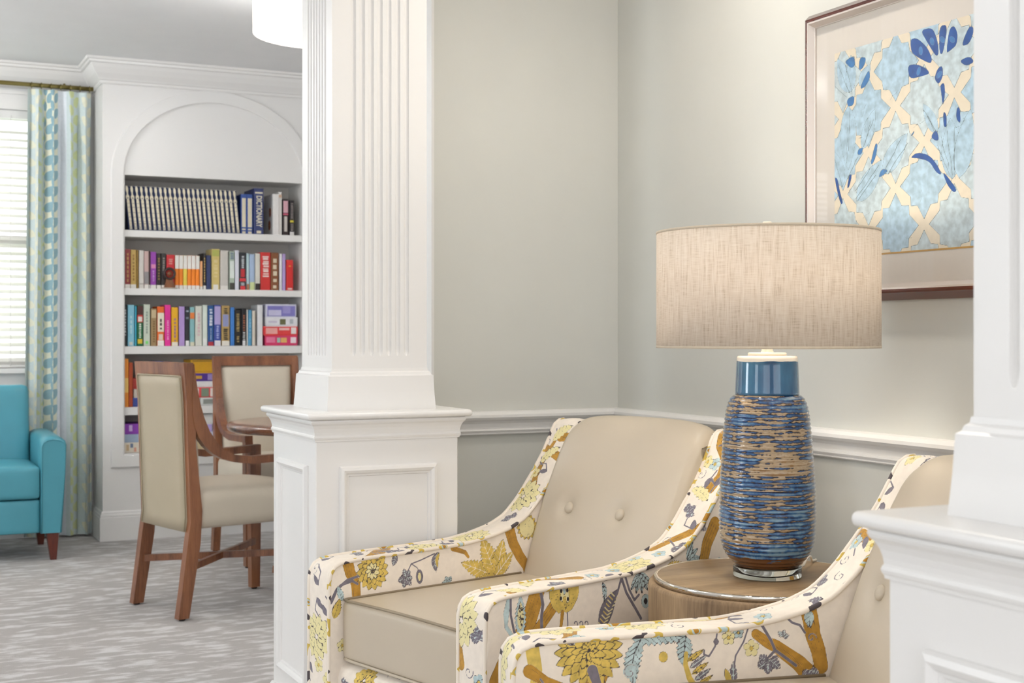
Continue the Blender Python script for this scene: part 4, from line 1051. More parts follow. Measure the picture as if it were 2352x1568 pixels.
def p_arm_near(p):       # outside of the near arm of the far chair
    p.scatter(-.03, .8, .15, .40, 14, 1.4); p.scatter(.48, .8, .40, .70, 6, 1.2)
    p.stroke([(.118, .60), (.100, .560), (.078, .52), (.03, .47), (.0, .42)], .020, 'och', .024, .0006); p.stroke([(.165, .562), (.13, .53), (.095, .50)], .014, 'och', .012, .0006)
    p.shape([(.030, .592), (.040, .590), (.033, .555), (.028, .535), (.055, .495), (.045, .495), (.020, .53), (.018, .56)], 'blu'); p.stroke([(.040, .592), (.038, .555), (.045, .52), (.068, .485)], .0030, 'gry')
    p.leaf(.062, .508, 1.50, .085, .017, 'blu', 9, 0); p.leaf(.063, .520, 1.50, .060, .009, 'pale', 0, 0); p.ticks(.066, .552, .006, .022, 26, .005, .0010)
    p.stroke([(.126, .592), (.130, .565), (.124, .54), (.122, .48)], .0042, 'gry')
    p.shape([(.150, .596), (.150, .575), (.158, .555), (.175, .540), (.186, .546), (.198, .538), (.215, .545), (.232, .565), (.238, .580), (.238, .600), (.20, .602)], 'gold'); p.ticks(.193, .572, .038, .024, 70, .003, .0005)
    p.shape([(.180, .600), (.184, .580), (.181, .568), (.187, .563), (.191, .575), (.198, .575), (.200, .560), (.207, .562), (.207, .580), (.200, .602)], 'pale'); p.shape([(.188, .596), (.193, .578), (.198, .582), (.197, .598)], 'blu')
    for q in ((.183, .572), (.204, .568), (.185, .588), (.203, .587)): p.blob(q[0], q[1], .0035, .005, 'dk', 0, 10, 0)
    p.stroke([(.186, .542), (.178, .505)], .005, 'och', .004, .0005); p.stroke([(.200, .540), (.200, .490)], .0016, 'gry')
    for k in range(3): p.spiral(.222 + .016 * k, .512 - .002 * k, .012, 1.05, 3.6, 'gry', .0014)
    p.leaf(.298, .484, .98, .104, .020, 'gry', 0, 0, .06)
    for k in range(9):
        t = .12 + k * .09; x, y = .298 + .058 * t, .484 + .086 * t
        p.stroke([(x, y), (x + .013, y + .004)], .0016, 'pale'); p.stroke([(x, y), (x - .011, y + .010)], .0016, 'gold' if k % 2 else 'pale')
    p.stroke([(.372, .595), (.356, .562), (.33, .53)], .003, 'gry'); p.stroke([(.372, .595), (.385, .560), (.405, .530), (.43, .495)], .0036, 'gry'); p.stroke([(.385, .595), (.395, .565), (.41, .54), (.425, .55)], .0030, 'gry')
    p.leaf(.312, .592, -1.55, .045, .008, 'blu', 7, 3, .1); p.blob(.446, .533, .014, .016, 'blu'); p.blob(.446, .533, .006, .007, 'dk')
    for a in (-2.3, -1.9, -1.5, -1.1, -.7): p.leaf(.432, .600, a, .05, .008, 'blu', 0, 3)
    p.stroke([(.69, .69), (.66, .645), (.645, .60), (.64, .54)], .017, 'och', .014, .0006)
    for a in (-.5, 0, .5, 1.0): p.leaf(.59, .615, a, .045, .008, 'blu', 0, 2)
    p.leaf(.52, .60, .1, .06, .014, 'gold', 8, 4)
def p_arm2(p):           # inside of the far arm of the near chair
    p.scatter(-.03, .8, .15, .42, 14, 1.4)
    p.stroke([(.005, .590), (.010, .555), (.014, .52), (.02, .47)], .013, 'gold', .012, 0); p.stroke([(.0, .545), (.03, .525), (.06, .515)], .012, 'och', .006, .0006); p.stroke([(.02, .53), (.04, .50), (.06, .485)], .0018, 'gry')
    p.stroke([(.158, .598), (.150, .565), (.135, .535), (.12, .51), (.10, .49)], .010, 'och', .020, .0006)
    p.petals(.112, .574, [(.030, .036, 19), (.018, .034, 15), (.006, .028, 11), (0, .018, 8)], 'gold', wf=.26); p.stroke([(.118, .54), (.128, .51), (.13, .48)], .010, 'gry', .006)
    for a in (2.6, 2.2, 1.9): p.leaf(.085, .588, a, .022, .006, 'gry', 0, 2)
    p.leaf(.195, .592, -.05, .11, .024, 'blu', 10, 6, .10); p.leaf(.30, .592, -1.7, .055, .017, 'blu', 7, 4); p.leaf(.212, .590, -1.75, .085, .018, 'blu', 9, 5, -.12)
    p.spiral(.190, .532, .014, 1.3, .5, 'blu', .004); p.spiral(.190, .532, .016, 1.3, .5, 'gry', .0010); p.blob(.255, .556, .009, .010, 'gold', 0, 12)
    p.stroke([(.300, .56), (.298, .54), (.305, .515), (.315, .50)], .004, 'gold', .006)
    for k in range(5): p.leaf(.302 + .004 * k, .545 - .012 * k, .55, .040, .006, 'gry' if k % 2 else 'gold', 5, 2)
    p.stroke([(.362, .592), (.358, .570), (.345, .552), (.335, .556), (.336, .564)], .0017, 'gry'); p.blob(.36, .578, .005, .006, 'gry', 0, 10)
    p.stroke([(.425, .60), (.415, .575), (.398, .55), (.392, .515)], .0016, 'gry'); p.small_flower(.385, .584, .013, 'pale'); p.small_flower(.430, .562, .015, 'pale'); p.small_flower(.405, .592, .010, 'blu')
    p.leaf(.392, .495, 1.55, .045, .009, 'gry', 6, 3); p.leaf(.386, .50, 1.9, .03, .006, 'gold', 0, 0)
    p.stroke([(.44, .588), (.462, .572), (.48, .563), (.50, .548), (.525, .530), (.545, .510), (.56, .48)], .009, 'och', .018, .0006)
    p.stroke([(.452, .605), (.470, .575), (.478, .556), (.50, .540), (.52, .525)], .0028, 'gry'); p.stroke([(.478, .556), (.466, .545)], .0026, 'gry')
    p.trefoil(.466, .540, .028, -1.7); p.trefoil(.464, .535, .024, -2.7); p.trefoil(.494, .580, .014, 1.2)
    p.stroke([(.545, .64), (.552, .61), (.556, .58), (.566, .55), (.572, .52)], .017, 'och', .014, .0006); p.leaf(.548, .628, -1.5, .034, .010, 'blu', 0, 3)
    p.stroke([(.50, .618), (.515, .605), (.53, .600), (.54, .585)], .0022, 'gry'); p.spiral(.553, .575, .010, 1.2, 0); p.trefoil(.548, .515, .022, -1.4)

M_taupe = new_mat('taupe_leather', '#c4b7a3', .40, var=.015, bump=.05, bscale=650)
M_taupe_dark = new_mat('taupe_welt_in_shadow', '#8f8069', .42, var=.02)  # darkened taupe: shadow line along the top piping put into its colour
def lounge_chair(label, loc, rz, prints, seed, dense, btns):
    root = empty('lounge_chair', (loc[0], loc[1], 0), rz); tag(root, label, 'armchair', 'floral armchairs either side of the drum table')
    for s, pin, pout, dn in ((1, prints[0], prints[1], dense[0]), (-1, prints[2], prints[3], dense[1])):
        yi, yo = s * .254, s * .344
        arm = mesh_obj('arm', arm_mesh(yi, yo, pin, pout, None, seed + (3 if s > 0 else 11), dn), M_floral, root)
        for y in (yi, yo):
            pts = [(-.030 * K, y * K, z * K + KZ) for z in np.linspace(.15, .53, 8)] + [(a * K, y * K, b * K + KZ) for a, b in zip(au[1::5], az[1::5])]
            MB().tube(pts, .0050, 8).build('piping', M_pipe, arm)
    # buttoned leather back that rolls over the top
    su = np.array([.50, .545, .577, .607, .654, .702, .744, .766, .785, .808, .830, .842, .838, .820, .80]); sz = np.array([.34, .41, .48, .571, .699, .798, .872, .900, .914, .919, .910, .885, .83, .70, .60])
    s_ = np.concatenate([[0], np.cumsum(np.hypot(np.diff(su), np.diff(sz)))]); n = 84; t = np.linspace(0, s_[-1], n); cu, cz = np.interp(t, s_, su), np.interp(t, s_, sz)
    for _ in range(6): cu[1:-1] = .25 * cu[:-2] + .5 * cu[1:-1] + .25 * cu[2:]; cz[1:-1] = .25 * cz[:-2] + .5 * cz[1:-1] + .25 * cz[2:]
    du, dz = np.gradient(cu), np.gradient(cz); l = np.hypot(du, dz); nn = np.stack([-dz / l, du / l], 1)
    P = []; W = .2525
    for i in range(n):
        row = []
        for j in range(-1, 62):
            q = max(-1, min(1, -1 + 2 * j / 60)); y = q * W
            h = .016 * (1 - abs(q) ** 3.2) - .020 * max(0, abs(q) - .93) / .07 * .5
            top = math.exp(-((cz[i] - .915) / .03) ** 2) if cu[i] > .74 else 0
            h -= .020 * top * abs(q) ** 10
            for (by, bz) in btns:
                if cu[i] < .75:
                    d2 = (y - by) ** 2 + ((cz[i] - bz) * 1.1) ** 2
                    h -= .013 * math.exp(-d2 / (2 * .020 ** 2))
            if j < 0 or j > 60: h -= .075
            row.append(((cu[i] + nn[i][0] * h) * K, y * K, (cz[i] + nn[i][1] * h) * K + KZ))
        P.append(row)
    back = MB().grid(P).build('back_cushion', M_taupe, root)
    for (by, bz) in btns:
        k = int(np.argmin(np.abs(cz[:48] - bz))); h = .016 * (1 - abs(by / W) ** 3.2) - .013
        c = Vector(((cu[k] + nn[k][0] * h) * K, by * K, (cz[k] + nn[k][1] * h) * K + KZ)); nrm = Vector((nn[k][0], 0, nn[k][1]))
        b = MB().lathe([(0.0125, -.003), (.0150, .002), (.0145, .006), (.011, .0088), (.006, .0102), (0, .0106)], 28).build('button', M_taupe, back, c)
        b.rotation_euler = nrm.to_track_quat('Z', 'Y').to_euler()
    # outside back
    us = [.742, .775, .812, .842]; P = [[(np.interp(z, [.15, .90], [.745, .838]) * K, y * .254 * K, z * K + KZ) for y in np.linspace(-1, 1, 40)] for z in np.linspace(.15, .89, 90)]
    G = np.array(P); pr = Print(np.stack([(G[..., 1] + .3).ravel(), G[..., 2].ravel()], 1), FLORAL, seed + 31); pr.scatter(.04, .55, .17, .9, 30, 1.6)
    mesh_obj('outside_back', printed_mesh('outside_back', [(G, pr)], FLORAL), M_floral, root)
    # seat cushion with welts
    cush = soft_box(.002 * K, .62 * K, -.2515 * K, .2515 * K, .357 * K + KZ, .503 * K + KZ, .016, 20, .012).build('seat_cushion', M_taupe, root)
    for z in (.503, .360):
        pts = [(.58 * K, -.248 * K, z * K + KZ), (.02 * K, -.248 * K, z * K + KZ), (.008 * K, -.243 * K, z * K + KZ), (.004 * K, -.22 * K, z * K + KZ)] + [(.003 * K, y * K, z * K + KZ + .0035 * (1 - (y / .25) ** 2) * (1 if z > .45 else 0)) for y in np.linspace(-.20, .20, 15)] + [(.004 * K, .22 * K, z * K + KZ), (.008 * K, .243 * K, z * K + KZ), (.02 * K, .248 * K, z * K + KZ), (.58 * K, .248 * K, z * K + KZ)]
        MB().tube(pts, .0036, 8).build('welt', M_taupe_dark if z > .45 else M_taupe, cush)
    # upholstered front rail
    prof = [(.30, .352), (.05, .352), (.02, .349), (.002, .340), (-.006, .325), (-.008, .30), (-.006, .25), (-.002, .16), (.01, .15)]
    s0 = np.concatenate([[0], np.cumsum([math.hypot(prof[i + 1][0] - prof[i][0], prof[i + 1][1] - prof[i][1]) for i in range(len(prof) - 1)])]); t = np.linspace(0, s0[-1], 120)
    ru, rz_ = np.interp(t, s0, [q[0] for q in prof]), np.interp(t, s0, [q[1] for q in prof]); ys = np.linspace(-.252, .252, 150)
    G = np.stack([np.repeat((ru * K)[:, None], 150, 1), np.repeat((ys * K)[None], 120, 0), np.repeat((rz_ * K + KZ)[:, None], 150, 1)], 2)
    pr = Print(np.stack([G[..., 1].ravel(), np.repeat(t[:, None], 150, 1).ravel()], 1), FLORAL, seed + 41); pr.scatter(-.25, .25, .2, .52, 26, 1.1)
    mesh_obj('front_rail', printed_mesh('front_rail', [(G, pr)], FLORAL), M_floral, root)
    MB().box(.01 * K, .73 * K, -.25 * K, .25 * K, .152 * K + KZ, .162 * K + KZ).build('seat_deck', M_black, root)
    for (u, y) in ((.02, .30), (.02, -.30), (.68, .29), (.68, -.29)):
        e = .03 if u > .3 else 0
        MB().hexa([(u + .006 + e, y - .015, 0), (u + .036 + e, y - .015, 0), (u + .036 + e, y + .015, 0), (u + .006 + e, y + .015, 0)], [(u - .004, y - .024, .191), (u + .044, y - .024, .191), (u + .044, y + .024, .191), (u - .004, y + .024, .191)]).build('leg', M_leg, root)
    return root
a1 = .2588
lounge_chair('floral armchair with taupe leather seat beside the fluted column', (1.109 * K, 2.9085 * K), a1, (p_arm_far, None, None, p_arm_near), 100, (('inner',), ('outer',)), ((.124, .684), (-.068, .684)))
lounge_chair('floral armchair in the foreground, half hidden by the right column', (1.0263 * K, 1.928 * K), -.2012, (p_arm2, None, None, None), 200, (('inner',), ()), ((.150, .672), (-.045, .672)))

# ------------------------------------------------------------------ drum side table
TX, TY = 1.712, 2.330; TZ = .6425
M_oak_top = wood_mat('weathered_oak_top', '#7c6346', '#b0946f', .42, 'X', 12, .1)
M_oak = wood_mat('weathered_oak_side', '#6c543a', '#a98c68', .6, 'Z', 12, 0)
M_chrome = new_mat('polished_steel', '#d9d4cc', .06, 1.0, var=.01)
st = empty('drum_side_table', (TX, TY, 0)); tag(st, 'round weathered oak drum side table with a polished steel ring', 'side table')
MB().lathe([(.235, 0), (.249, .004), (.249, .621), (.2478, .627), (.2445, .6305), (.239, .631), (.236, .630)], 128).build('drum', M_oak, st)
MB().lathe([(.234, .630), (.2365, .6305), (.2365, TZ - .0015), (.2358, TZ - .0004), (.2348, TZ), (.230, TZ), (.229, TZ - .0015), (.229, TZ - .004)], 128).build('steel_ring', M_chrome, st)
MB().lathe([(.2292, TZ - .012), (.2292, TZ - .0012), (.2285, TZ - .0005), (0, TZ - .0005)], 128).build('table_top', M_oak_top, st)

# ------------------------------------------------------------------ ceramic table lamp
def glaze_mat():
    m = bpy.data.materials.new('banded_blue_glaze'); m.use_nodes = True; N, L = nodes_of(m); b = N['Principled BSDF']
    tc = N.new('ShaderNodeTexCoord'); 
    def noise(s, sz, det=3, dist=0.0, sxy=1.0):
        mp = N.new('ShaderNodeMapping'); mp.inputs['Scale'].default_value = (sxy, sxy, sz); L.new(tc.outputs['Object'], mp.inputs[0])
        n = N.new('ShaderNodeTexNoise'); n.inputs['Scale'].default_value = s; n.inputs['Detail'].default_value = det; n.inputs['Distortion'].default_value = dist; L.new(mp.outputs[0], n.inputs['Vector']); return n
    band = noise(13, 6.0, 3, .1); wide = noise(7, 3.0, 2); speck = noise(95, .9, 2); vert = noise(42, .35, 2)
    sp = N.new('ShaderNodeSeparateXYZ'); L.new(tc.outputs['Object'], sp.inputs[0])
    sn = N.new('ShaderNodeMath'); sn.operation = 'MULTIPLY'; sn.inputs[1].default_value = 2 * math.pi / .0088; L.new(sp.outputs['Z'], sn.inputs[0])
    s1 = N.new('ShaderNodeMath'); s1.operation = 'SINE'; L.new(sn.outputs[0], s1.inputs[0])
    def madd(a, k, c):
        n = N.new('ShaderNodeMath'); n.operation = 'MULTIPLY_ADD'; n.inputs[1].default_value = k
        L.new(a, n.inputs[0])
        if isinstance(c, float): n.inputs[2].default_value = c
        else: L.new(c, n.inputs[2])
        return n.outputs[0]
    rw = N.new('ShaderNodeMath'); rw.operation = 'MULTIPLY_ADD'; rw.inputs[1].default_value = 1 / .0044; L.new(sp.outputs['Z'], rw.inputs[0])
    wob = noise(9, .5, 1); wb_ = N.new('ShaderNodeMath'); wb_.operation = 'MULTIPLY'; wb_.inputs[1].default_value = .9; L.new(wob.outputs[0], wb_.inputs[0]); L.new(wb_.outputs[0], rw.inputs[2])
    fl_ = N.new('ShaderNodeMath'); fl_.operation = 'FLOOR'; L.new(rw.outputs[0], fl_.inputs[0])
    zq = N.new('ShaderNodeMath'); zq.operation = 'MULTIPLY'; zq.inputs[1].default_value = .37; L.new(fl_.outputs[0], zq.inputs[0])
    cb = N.new('ShaderNodeCombineXYZ'); L.new(sp.outputs['X'], cb.inputs[0]); L.new(sp.outputs['Y'], cb.inputs[1]); L.new(zq.outputs[0], cb.inputs[2])
    rown = N.new('ShaderNodeTexNoise'); rown.inputs['Scale'].default_value = 12; rown.inputs['Detail'].default_value = 4; rown.inputs['Roughness'].default_value = .55; L.new(cb.outputs[0], rown.inputs['Vector'])
    v = madd(rown.outputs[0], .62, -.10); v = madd(wide.outputs[0], .62, v); v = madd(speck.outputs[0], .20, v); v = madd(vert.outputs[0], .16, v); v = madd(s1.outputs[0], .045, v)
    mr = N.new('ShaderNodeMath'); mr.operation = 'ADD'; mr.inputs[1].default_value = -.18; L.new(v, mr.inputs[0])
    rp = N.new('ShaderNodeValToRGB'); e = rp.color_ramp.elements
    e[0].position = .36; e[0].color = lin('#6f91a6'); e[1].position = .44; e[1].color = lin('#2d618f')
    for p, c in ((.49, '#1d4678'), (.535, '#0f1d3c'), (.556, '#241d1c'), (.568, '#9f8461'), (.64, '#b5a083'), (.74, '#8f6d45')): q = e.new(p); q.color = lin(c)
    L.new(mr.outputs[0], rp.inputs[0])
    # brown towards the foot where the glaze is wiped off
    mz = N.new('ShaderNodeMapRange'); mz.inputs['From Min'].default_value = .075; mz.inputs['From Max'].default_value = .02; L.new(sp.outputs['Z'], mz.inputs[0])
    mm = N.new('ShaderNodeMath'); mm.operation = 'MULTIPLY'; L.new(mz.outputs[0], mm.inputs[0]); L.new(band.outputs[0], mm.inputs[1])
    m2 = N.new('ShaderNodeMath'); m2.operation = 'GREATER_THAN'; m2.inputs[1].default_value = .27; L.new(mm.outputs[0], m2.inputs[0])
    mx = N.new('ShaderNodeMix'); mx.data_type = 'RGBA'; mx.inputs[7].default_value = lin('#6b4322'); L.new(m2.outputs[0], mx.inputs[0]); L.new(rp.outputs[0], mx.inputs[6])
    L.new(mx.outputs[2], b.inputs['Base Color']); b.inputs['Roughness'].default_value = .16; b.inputs['Coat Weight'].default_value = .7; b.inputs['Coat Roughness'].default_value = .04
    bp = N.new('ShaderNodeBump'); bp.inputs['Strength'].default_value = .5; bp.inputs['Distance'].default_value = .003; bp.invert = True; L.new(mr.outputs[0], bp.inputs['Height']); L.new(bp.outputs[0], b.inputs['Normal'])
    return m
def neck_mat():
    m = bpy.data.materials.new('clear_blue_glaze'); m.use_nodes = True; N, L = nodes_of(m); b = N['Principled BSDF']
    tc = N.new('ShaderNodeTexCoord'); mp = N.new('ShaderNodeMapping'); mp.inputs['Scale'].default_value = (1, 1, .3); L.new(tc.outputs['Object'], mp.inputs[0])
    nz = N.new('ShaderNodeTexNoise'); nz.inputs['Scale'].default_value = 26; nz.inputs['Detail'].default_value = 3; L.new(mp.outputs[0], nz.inputs['Vector'])
    rp = N.new('ShaderNodeValToRGB'); e = rp.color_ramp.elements; e[0].position = .35; e[0].color = lin('#154a74'); e[1].position = .66; e[1].color = lin('#2f6d92')
    L.new(nz.outputs[0], rp.inputs[0])
    sp = N.new('ShaderNodeSeparateXYZ'); L.new(tc.outputs['Object'], sp.inputs[0])
    ad = N.new('ShaderNodeMath'); ad.operation = 'MULTIPLY_ADD'; ad.inputs[1].default_value = .006; L.new(nz.outputs[0], ad.inputs[0]); L.new(sp.outputs['Z'], ad.inputs[2])
    gt = N.new('ShaderNodeMath'); gt.operation = 'GREATER_THAN'; gt.inputs[1].default_value = .4545; L.new(ad.outputs[0], gt.inputs[0])
    mx = N.new('ShaderNodeMix'); mx.data_type = 'RGBA'; mx.inputs[7].default_value = lin('#e9e5dd'); L.new(gt.outputs[0], mx.inputs[0]); L.new(rp.outputs[0], mx.inputs[6])
    L.new(mx.outputs[2], b.inputs['Base Color']); b.inputs['Roughness'].default_value = .08; b.inputs['Coat Weight'].default_value = .8; b.inputs['Coat Roughness'].default_value = .03
    return m
def linen_shade():
    m = bpy.data.materials.new('oatmeal_linen_shade'); m.use_nodes = True; N, L = nodes_of(m); b = N['Principled BSDF']
    uv = N.new('ShaderNodeUVMap'); uv.uv_map = 'weave'
    def noise(s, sx, sy, det=2):
        mp = N.new('ShaderNodeMapping'); mp.inputs['Scale'].default_value = (sx, sy, 1); L.new(uv.outputs[0], mp.inputs[0])
        n = N.new('ShaderNodeTexNoise'); n.noise_dimensions = '2D'; n.inputs['Scale'].default_value = s; n.inputs['Detail'].default_value = det; L.new(mp.outputs[0], n.inputs['Vector']); return n
    a = noise(1.0, 900, 26); c = noise(1.0, 34, 1000); d = noise(1.0, 160, 14)
    ad = N.new('ShaderNodeMath'); ad.operation = 'ADD'; L.new(a.outputs[0], ad.inputs[0]); L.new(c.outputs[0], ad.inputs[1])
    a2 = N.new('ShaderNodeMath'); a2.operation = 'ADD'; L.new(ad.outputs[0], a2.inputs[0]); L.new(d.outputs[0], a2.inputs[1])
    dv = N.new('ShaderNodeMath'); dv.operation = 'DIVIDE'; dv.inputs[1].default_value = 3; L.new(a2.outputs[0], dv.inputs[0])
    rp = N.new('ShaderNodeValToRGB'); e = rp.color_ramp.elements; e[0].position = .34; e[0].color = lin('#c8baa6'); e[1].position = .62; e[1].color = lin('#ece3d7'); q = e.new(.45); q.color = lin('#e0d4c5')
    L.new(dv.outputs[0], rp.inputs[0]); L.new(rp.outputs[0], b.inputs['Base Color']); b.inputs['Roughness'].default_value = .9; b.inputs['Specular IOR Level'].default_value = .1
    tl = N.new('ShaderNodeBsdfTranslucent'); L.new(rp.outputs[0], tl.inputs[0]); mx = N.new('ShaderNodeMixShader'); mx.inputs[0].default_value = .32
    L.new(b.outputs[0], mx.inputs[1]); L.new(tl.outputs[0], mx.inputs[2]); L.new(mx.outputs[0], N['Material Output'].inputs['Surface'])
    bp = N.new('ShaderNodeBump'); bp.inputs['Strength'].default_value = .3; bp.inputs['Distance'].default_value = .0006; L.new(dv.outputs[0], bp.inputs['Height']); L.new(bp.outputs[0], b.inputs['Normal'])
    return m
def acrylic():
    m = bpy.data.materials.new('clear_acrylic'); m.use_nodes = True; N, L = nodes_of(m); b = N['Principled BSDF']
    nz = N.new('ShaderNodeTexNoise'); nz.inputs['Scale'].default_value = 3; rp = N.new('ShaderNodeValToRGB'); rp.color_ramp.elements[0].color = lin('#f2faf5'); rp.color_ramp.elements[1].color = lin('#fbfffc')
    L.new(nz.outputs[0], rp.inputs[0]); L.new(rp.outputs[0], b.inputs['Base Color'])
    b.inputs['Transmission Weight'].default_value = 1; b.inputs['Roughness'].default_value = .01; b.inputs['IOR'].default_value = 1.47
    return m
lp = empty('table_lamp', (TX, TY, TZ)); tag(lp, 'table lamp with banded blue ceramic body and wide linen drum shade', 'lamp')
U = .000916; ZL = lambda y: (1322 - y) * U
MB().lathe([(.069, 0), (.0715, .002), (.0715, ZL(1297) - .002), (.070, ZL(1297)), (0, ZL(1297))], 96).build('acrylic_base', acrylic(), lp)
body = [(1297.5, 70), (1295.5, 73), (1290, 78), (1284, 84), (1270, 95), (1255, 102), (1240, 106), (1215, 109), (1180, 110), (1140, 109), (1100, 107.5), (1050, 104), (1000, 100.5), (960, 96.5), (940, 93.5), (925, 89.5), (915, 84.5), (909, 79), (906, 74), (905, 66)]
by = np.array([b[0] for b in body][::-1], float); bh = np.array([b[1] for b in body][::-1], float)
prof = []
for y in np.arange(1297.4, 904.9, -1.6):
    r = np.interp(y, by, bh); amp = .9 if 912 < y < 1294 else 0
    prof.append(((r + amp * math.sin(2 * math.pi * y / 9.6)) * U, ZL(y)))
MB().lathe(prof, 128).build('ceramic_body', glaze_mat(), lp)
MB().lathe([(.060, ZL(907)), (.0672, ZL(905)), (.0668, ZL(900)), (.0655, ZL(860)), (.0640, ZL(824)), (.0628, ZL(819)), (.060, ZL(817)), (0, ZL(816))], 96).build('neck', neck_mat(), lp)
M_cream = new_mat('cream_enamel', '#efe6d6', .3, var=.01)
MB().lathe([(.040, ZL(817)), (.040, ZL(810.5)), (.038, ZL(809.5)), (.013, ZL(809)), (.013, ZL(806)), (.0115, ZL(805)), (.0115, ZL(770)), (.014, ZL(768)), (.014, ZL(720)), (0, ZL(718))], 48).build('socket', M_cream, lp)
SZ0, SZ1, SR = ZL(797.5), ZL(533), .2322
n = 160; cyl = []; 
for r, z in ((SR, SZ0), (SR, SZ1), (SR - .0018, SZ1), (SR - .0018, SZ0), (SR, SZ0)): cyl.append([(r * math.cos(2 * math.pi * j / n), r * math.sin(2 * math.pi * j / n), z) for j in range(n)])
shade = MB().grid(cyl, closed_v=True).build('lamp_shade', linen_shade(), lp)
uvl = shade.data.uv_layers.new(name='weave')
for poly in shade.data.polygons:
    us = []
    for li in poly.loop_indices:
        c = shade.data.vertices[shade.data.loops[li].vertex_index].co; us.append((li, math.atan2(c.y, c.x) * SR, c.z))
    mxu = max(u[1] for u in us)
    for li, u_, z_ in us:
        if mxu - u_ > SR * math.pi: u_ += 2 * math.pi * SR
        uvl.data[li].uv = (u_, z_)
M_tape = new_mat('linen_edge_tape', '#c9baa4', .9, var=.05, vscale=80)
for z0, z1 in ((SZ0 - .0012, SZ0 + .004), (SZ1 - .004, SZ1 + .0012)):
    MB().grid([[(r * math.cos(2 * math.pi * j / n), r * math.sin(2 * math.pi * j / n), z) for j in range(n)] for r, z in ((SR + .0007, z0), (SR + .0007, z1), (SR - .0024, z1), (SR - .0024, z0), (SR + .0007, z0))], closed_v=True).build('shade_edge', M_tape, shade)
for k in range(3):
    a = k * 2.0944 + .4
    MB().tube([(.010 * math.cos(a), .010 * math.sin(a), SZ1 - .012), ((SR - .003) * math.cos(a), (SR - .003) * math.sin(a), SZ1 - .004)], .0016, 6).build('shade_spider', M_cream, lp)
MB().tube([(.013, 0, ZL(745)), (.055, 0, ZL(700)), (.05, 0, ZL(600)), (.008, 0, SZ1 - .012)], .0018, 6).build('harp', M_cream, lp)
MB().lathe([(.007, SZ1 - .014), (.007, SZ1 + .004), (.0095, SZ1 + .005), (.0095, SZ1 + .021), (.008, SZ1 + .0225), (0, SZ1 + .023)], 24).build('finial', M_cream, lp)
MB().lathe([(.012, ZL(722)), (.014, ZL(705)), (.028, ZL(670)), (.030, ZL(650)), (.022, ZL(628)), (0, ZL(618))], 24).build('bulb', emit_mat('lit_bulb', '#ffe9c4', 6.0), lp)
bl_ = bpy.data.lights.new('bulb_light', 'POINT'); bl_.energy = 3.8; bl_.color = (1, .90, .76); bl_.shadow_soft_size = .045
bo = bpy.data.objects.new('bulb_light', bl_); COL.objects.link(bo); bo.parent = lp; bo.location = (0, 0, ZL(600))
MB().tube([(.069, -.004, .010), (.085, .002, .011), (.105, .014, .012), (.137, .045, .019), (.155, .060, .021), (.172, .075, .017), (.184, .086, .006), (.196, .096, .0032), (.210, .104, .0032)], .0028, 8).build('power_cord', M_cream, lp)

# ------------------------------------------------------------------ framed print
PY0, PY1, PZ0, PZ1 = 2.00, 2.700, 1.228, 1.938
pic = empty('framed_picture', (AX, (PY0 + PY1) / 2, PZ0)); tag(pic, 'framed blue tile and flower print hanging on the sage wall', 'picture')
def ppart(nm, m, mat):
    o = m.build(nm, mat); o.parent = pic; o.location = -pic.location; return o
rect = [(PY0, PZ0), (PY1, PZ0), (PY1, PZ1), (PY0, PZ1)]
to3 = lambda a, z, h: (AX - h, a, z)
ppart('frame', MB().sweep(rect, [(0, 0), (0, .010), (.004, .016), (.016, .034), (.020, .0355), (.024, .0355), (.024, 0)], closed=True, to3=to3), wood_mat('mahogany_frame', '#3a0d06', '#6a2b16', .25, 'Y', 12, .5))
ppart('silver_lip', MB().sweep(rect, [(.0235, .006), (.0235, .0352), (.028, .0345), (.034, .026), (.037, .0215), (.0385, .021), (.0385, .006)], closed=True, to3=to3), new_mat('silver_leaf', '#cfc6bf', .35, .6, var=.03))
ppart('mat_board', MB().box(AX - .0165, AX - .0140, PY0 + .03, PY1 - .03, PZ0 + .03, PZ1 - .03), new_mat('ivory_mat_board', '#d2ccc4', .8, var=.01))
ppart('backing', MB().box(AX - .013, AX - .001, PY0 + .02, PY1 - .02, PZ0 + .02, PZ1 - .02), M_black)
ppart('glazing', MB().box(AX - .0225, AX - .0205, PY0 + .037, PY1 - .037, PZ0 + .037, PZ1 - .037), M_glass)
AY1, AZ0, AW, AH = 2.593, 1.333, .495, .492
na, nb = 260, 258; uu = np.linspace(0, AW, na); vv = np.linspace(0, AH, nb)
ART = ['sky', 'pale', 'mid', 'deep', 'tan']
U2, V2 = np.meshgrid(uu, vv, indexing='ij'); ap = Print(np.stack([U2.ravel(), V2.ravel()], 1), ART, 3)
star = [(0, 1.03), (.26, .62), (.54, .60), (.56, .34), (.95, .0)]
star = star + [(x, -y) for x, y in star[::-1][1:]]; star = star + [(-x, y) for x, y in star[::-1][1:-1]]
D = .1825; x0, y0 = .031, .150
rr = random.Random(8)
for i in range(-1, 4):
    for j in range(-2, 4):
        for kind, (cx, cy) in ((0, (x0 + (i + .5) * D, y0 + j * D)), (1, (x0 + i * D, y0 + (j + .5) * D))):
            w = D * .432
            ap.shape([(cx + px_ * w * rr.uniform(.96, 1.03), cy + py_ * w * rr.uniform(.96, 1.03)) for px_, py_ in star], 'sky' if (i + j + kind) % 2 else 'pale', .0007)
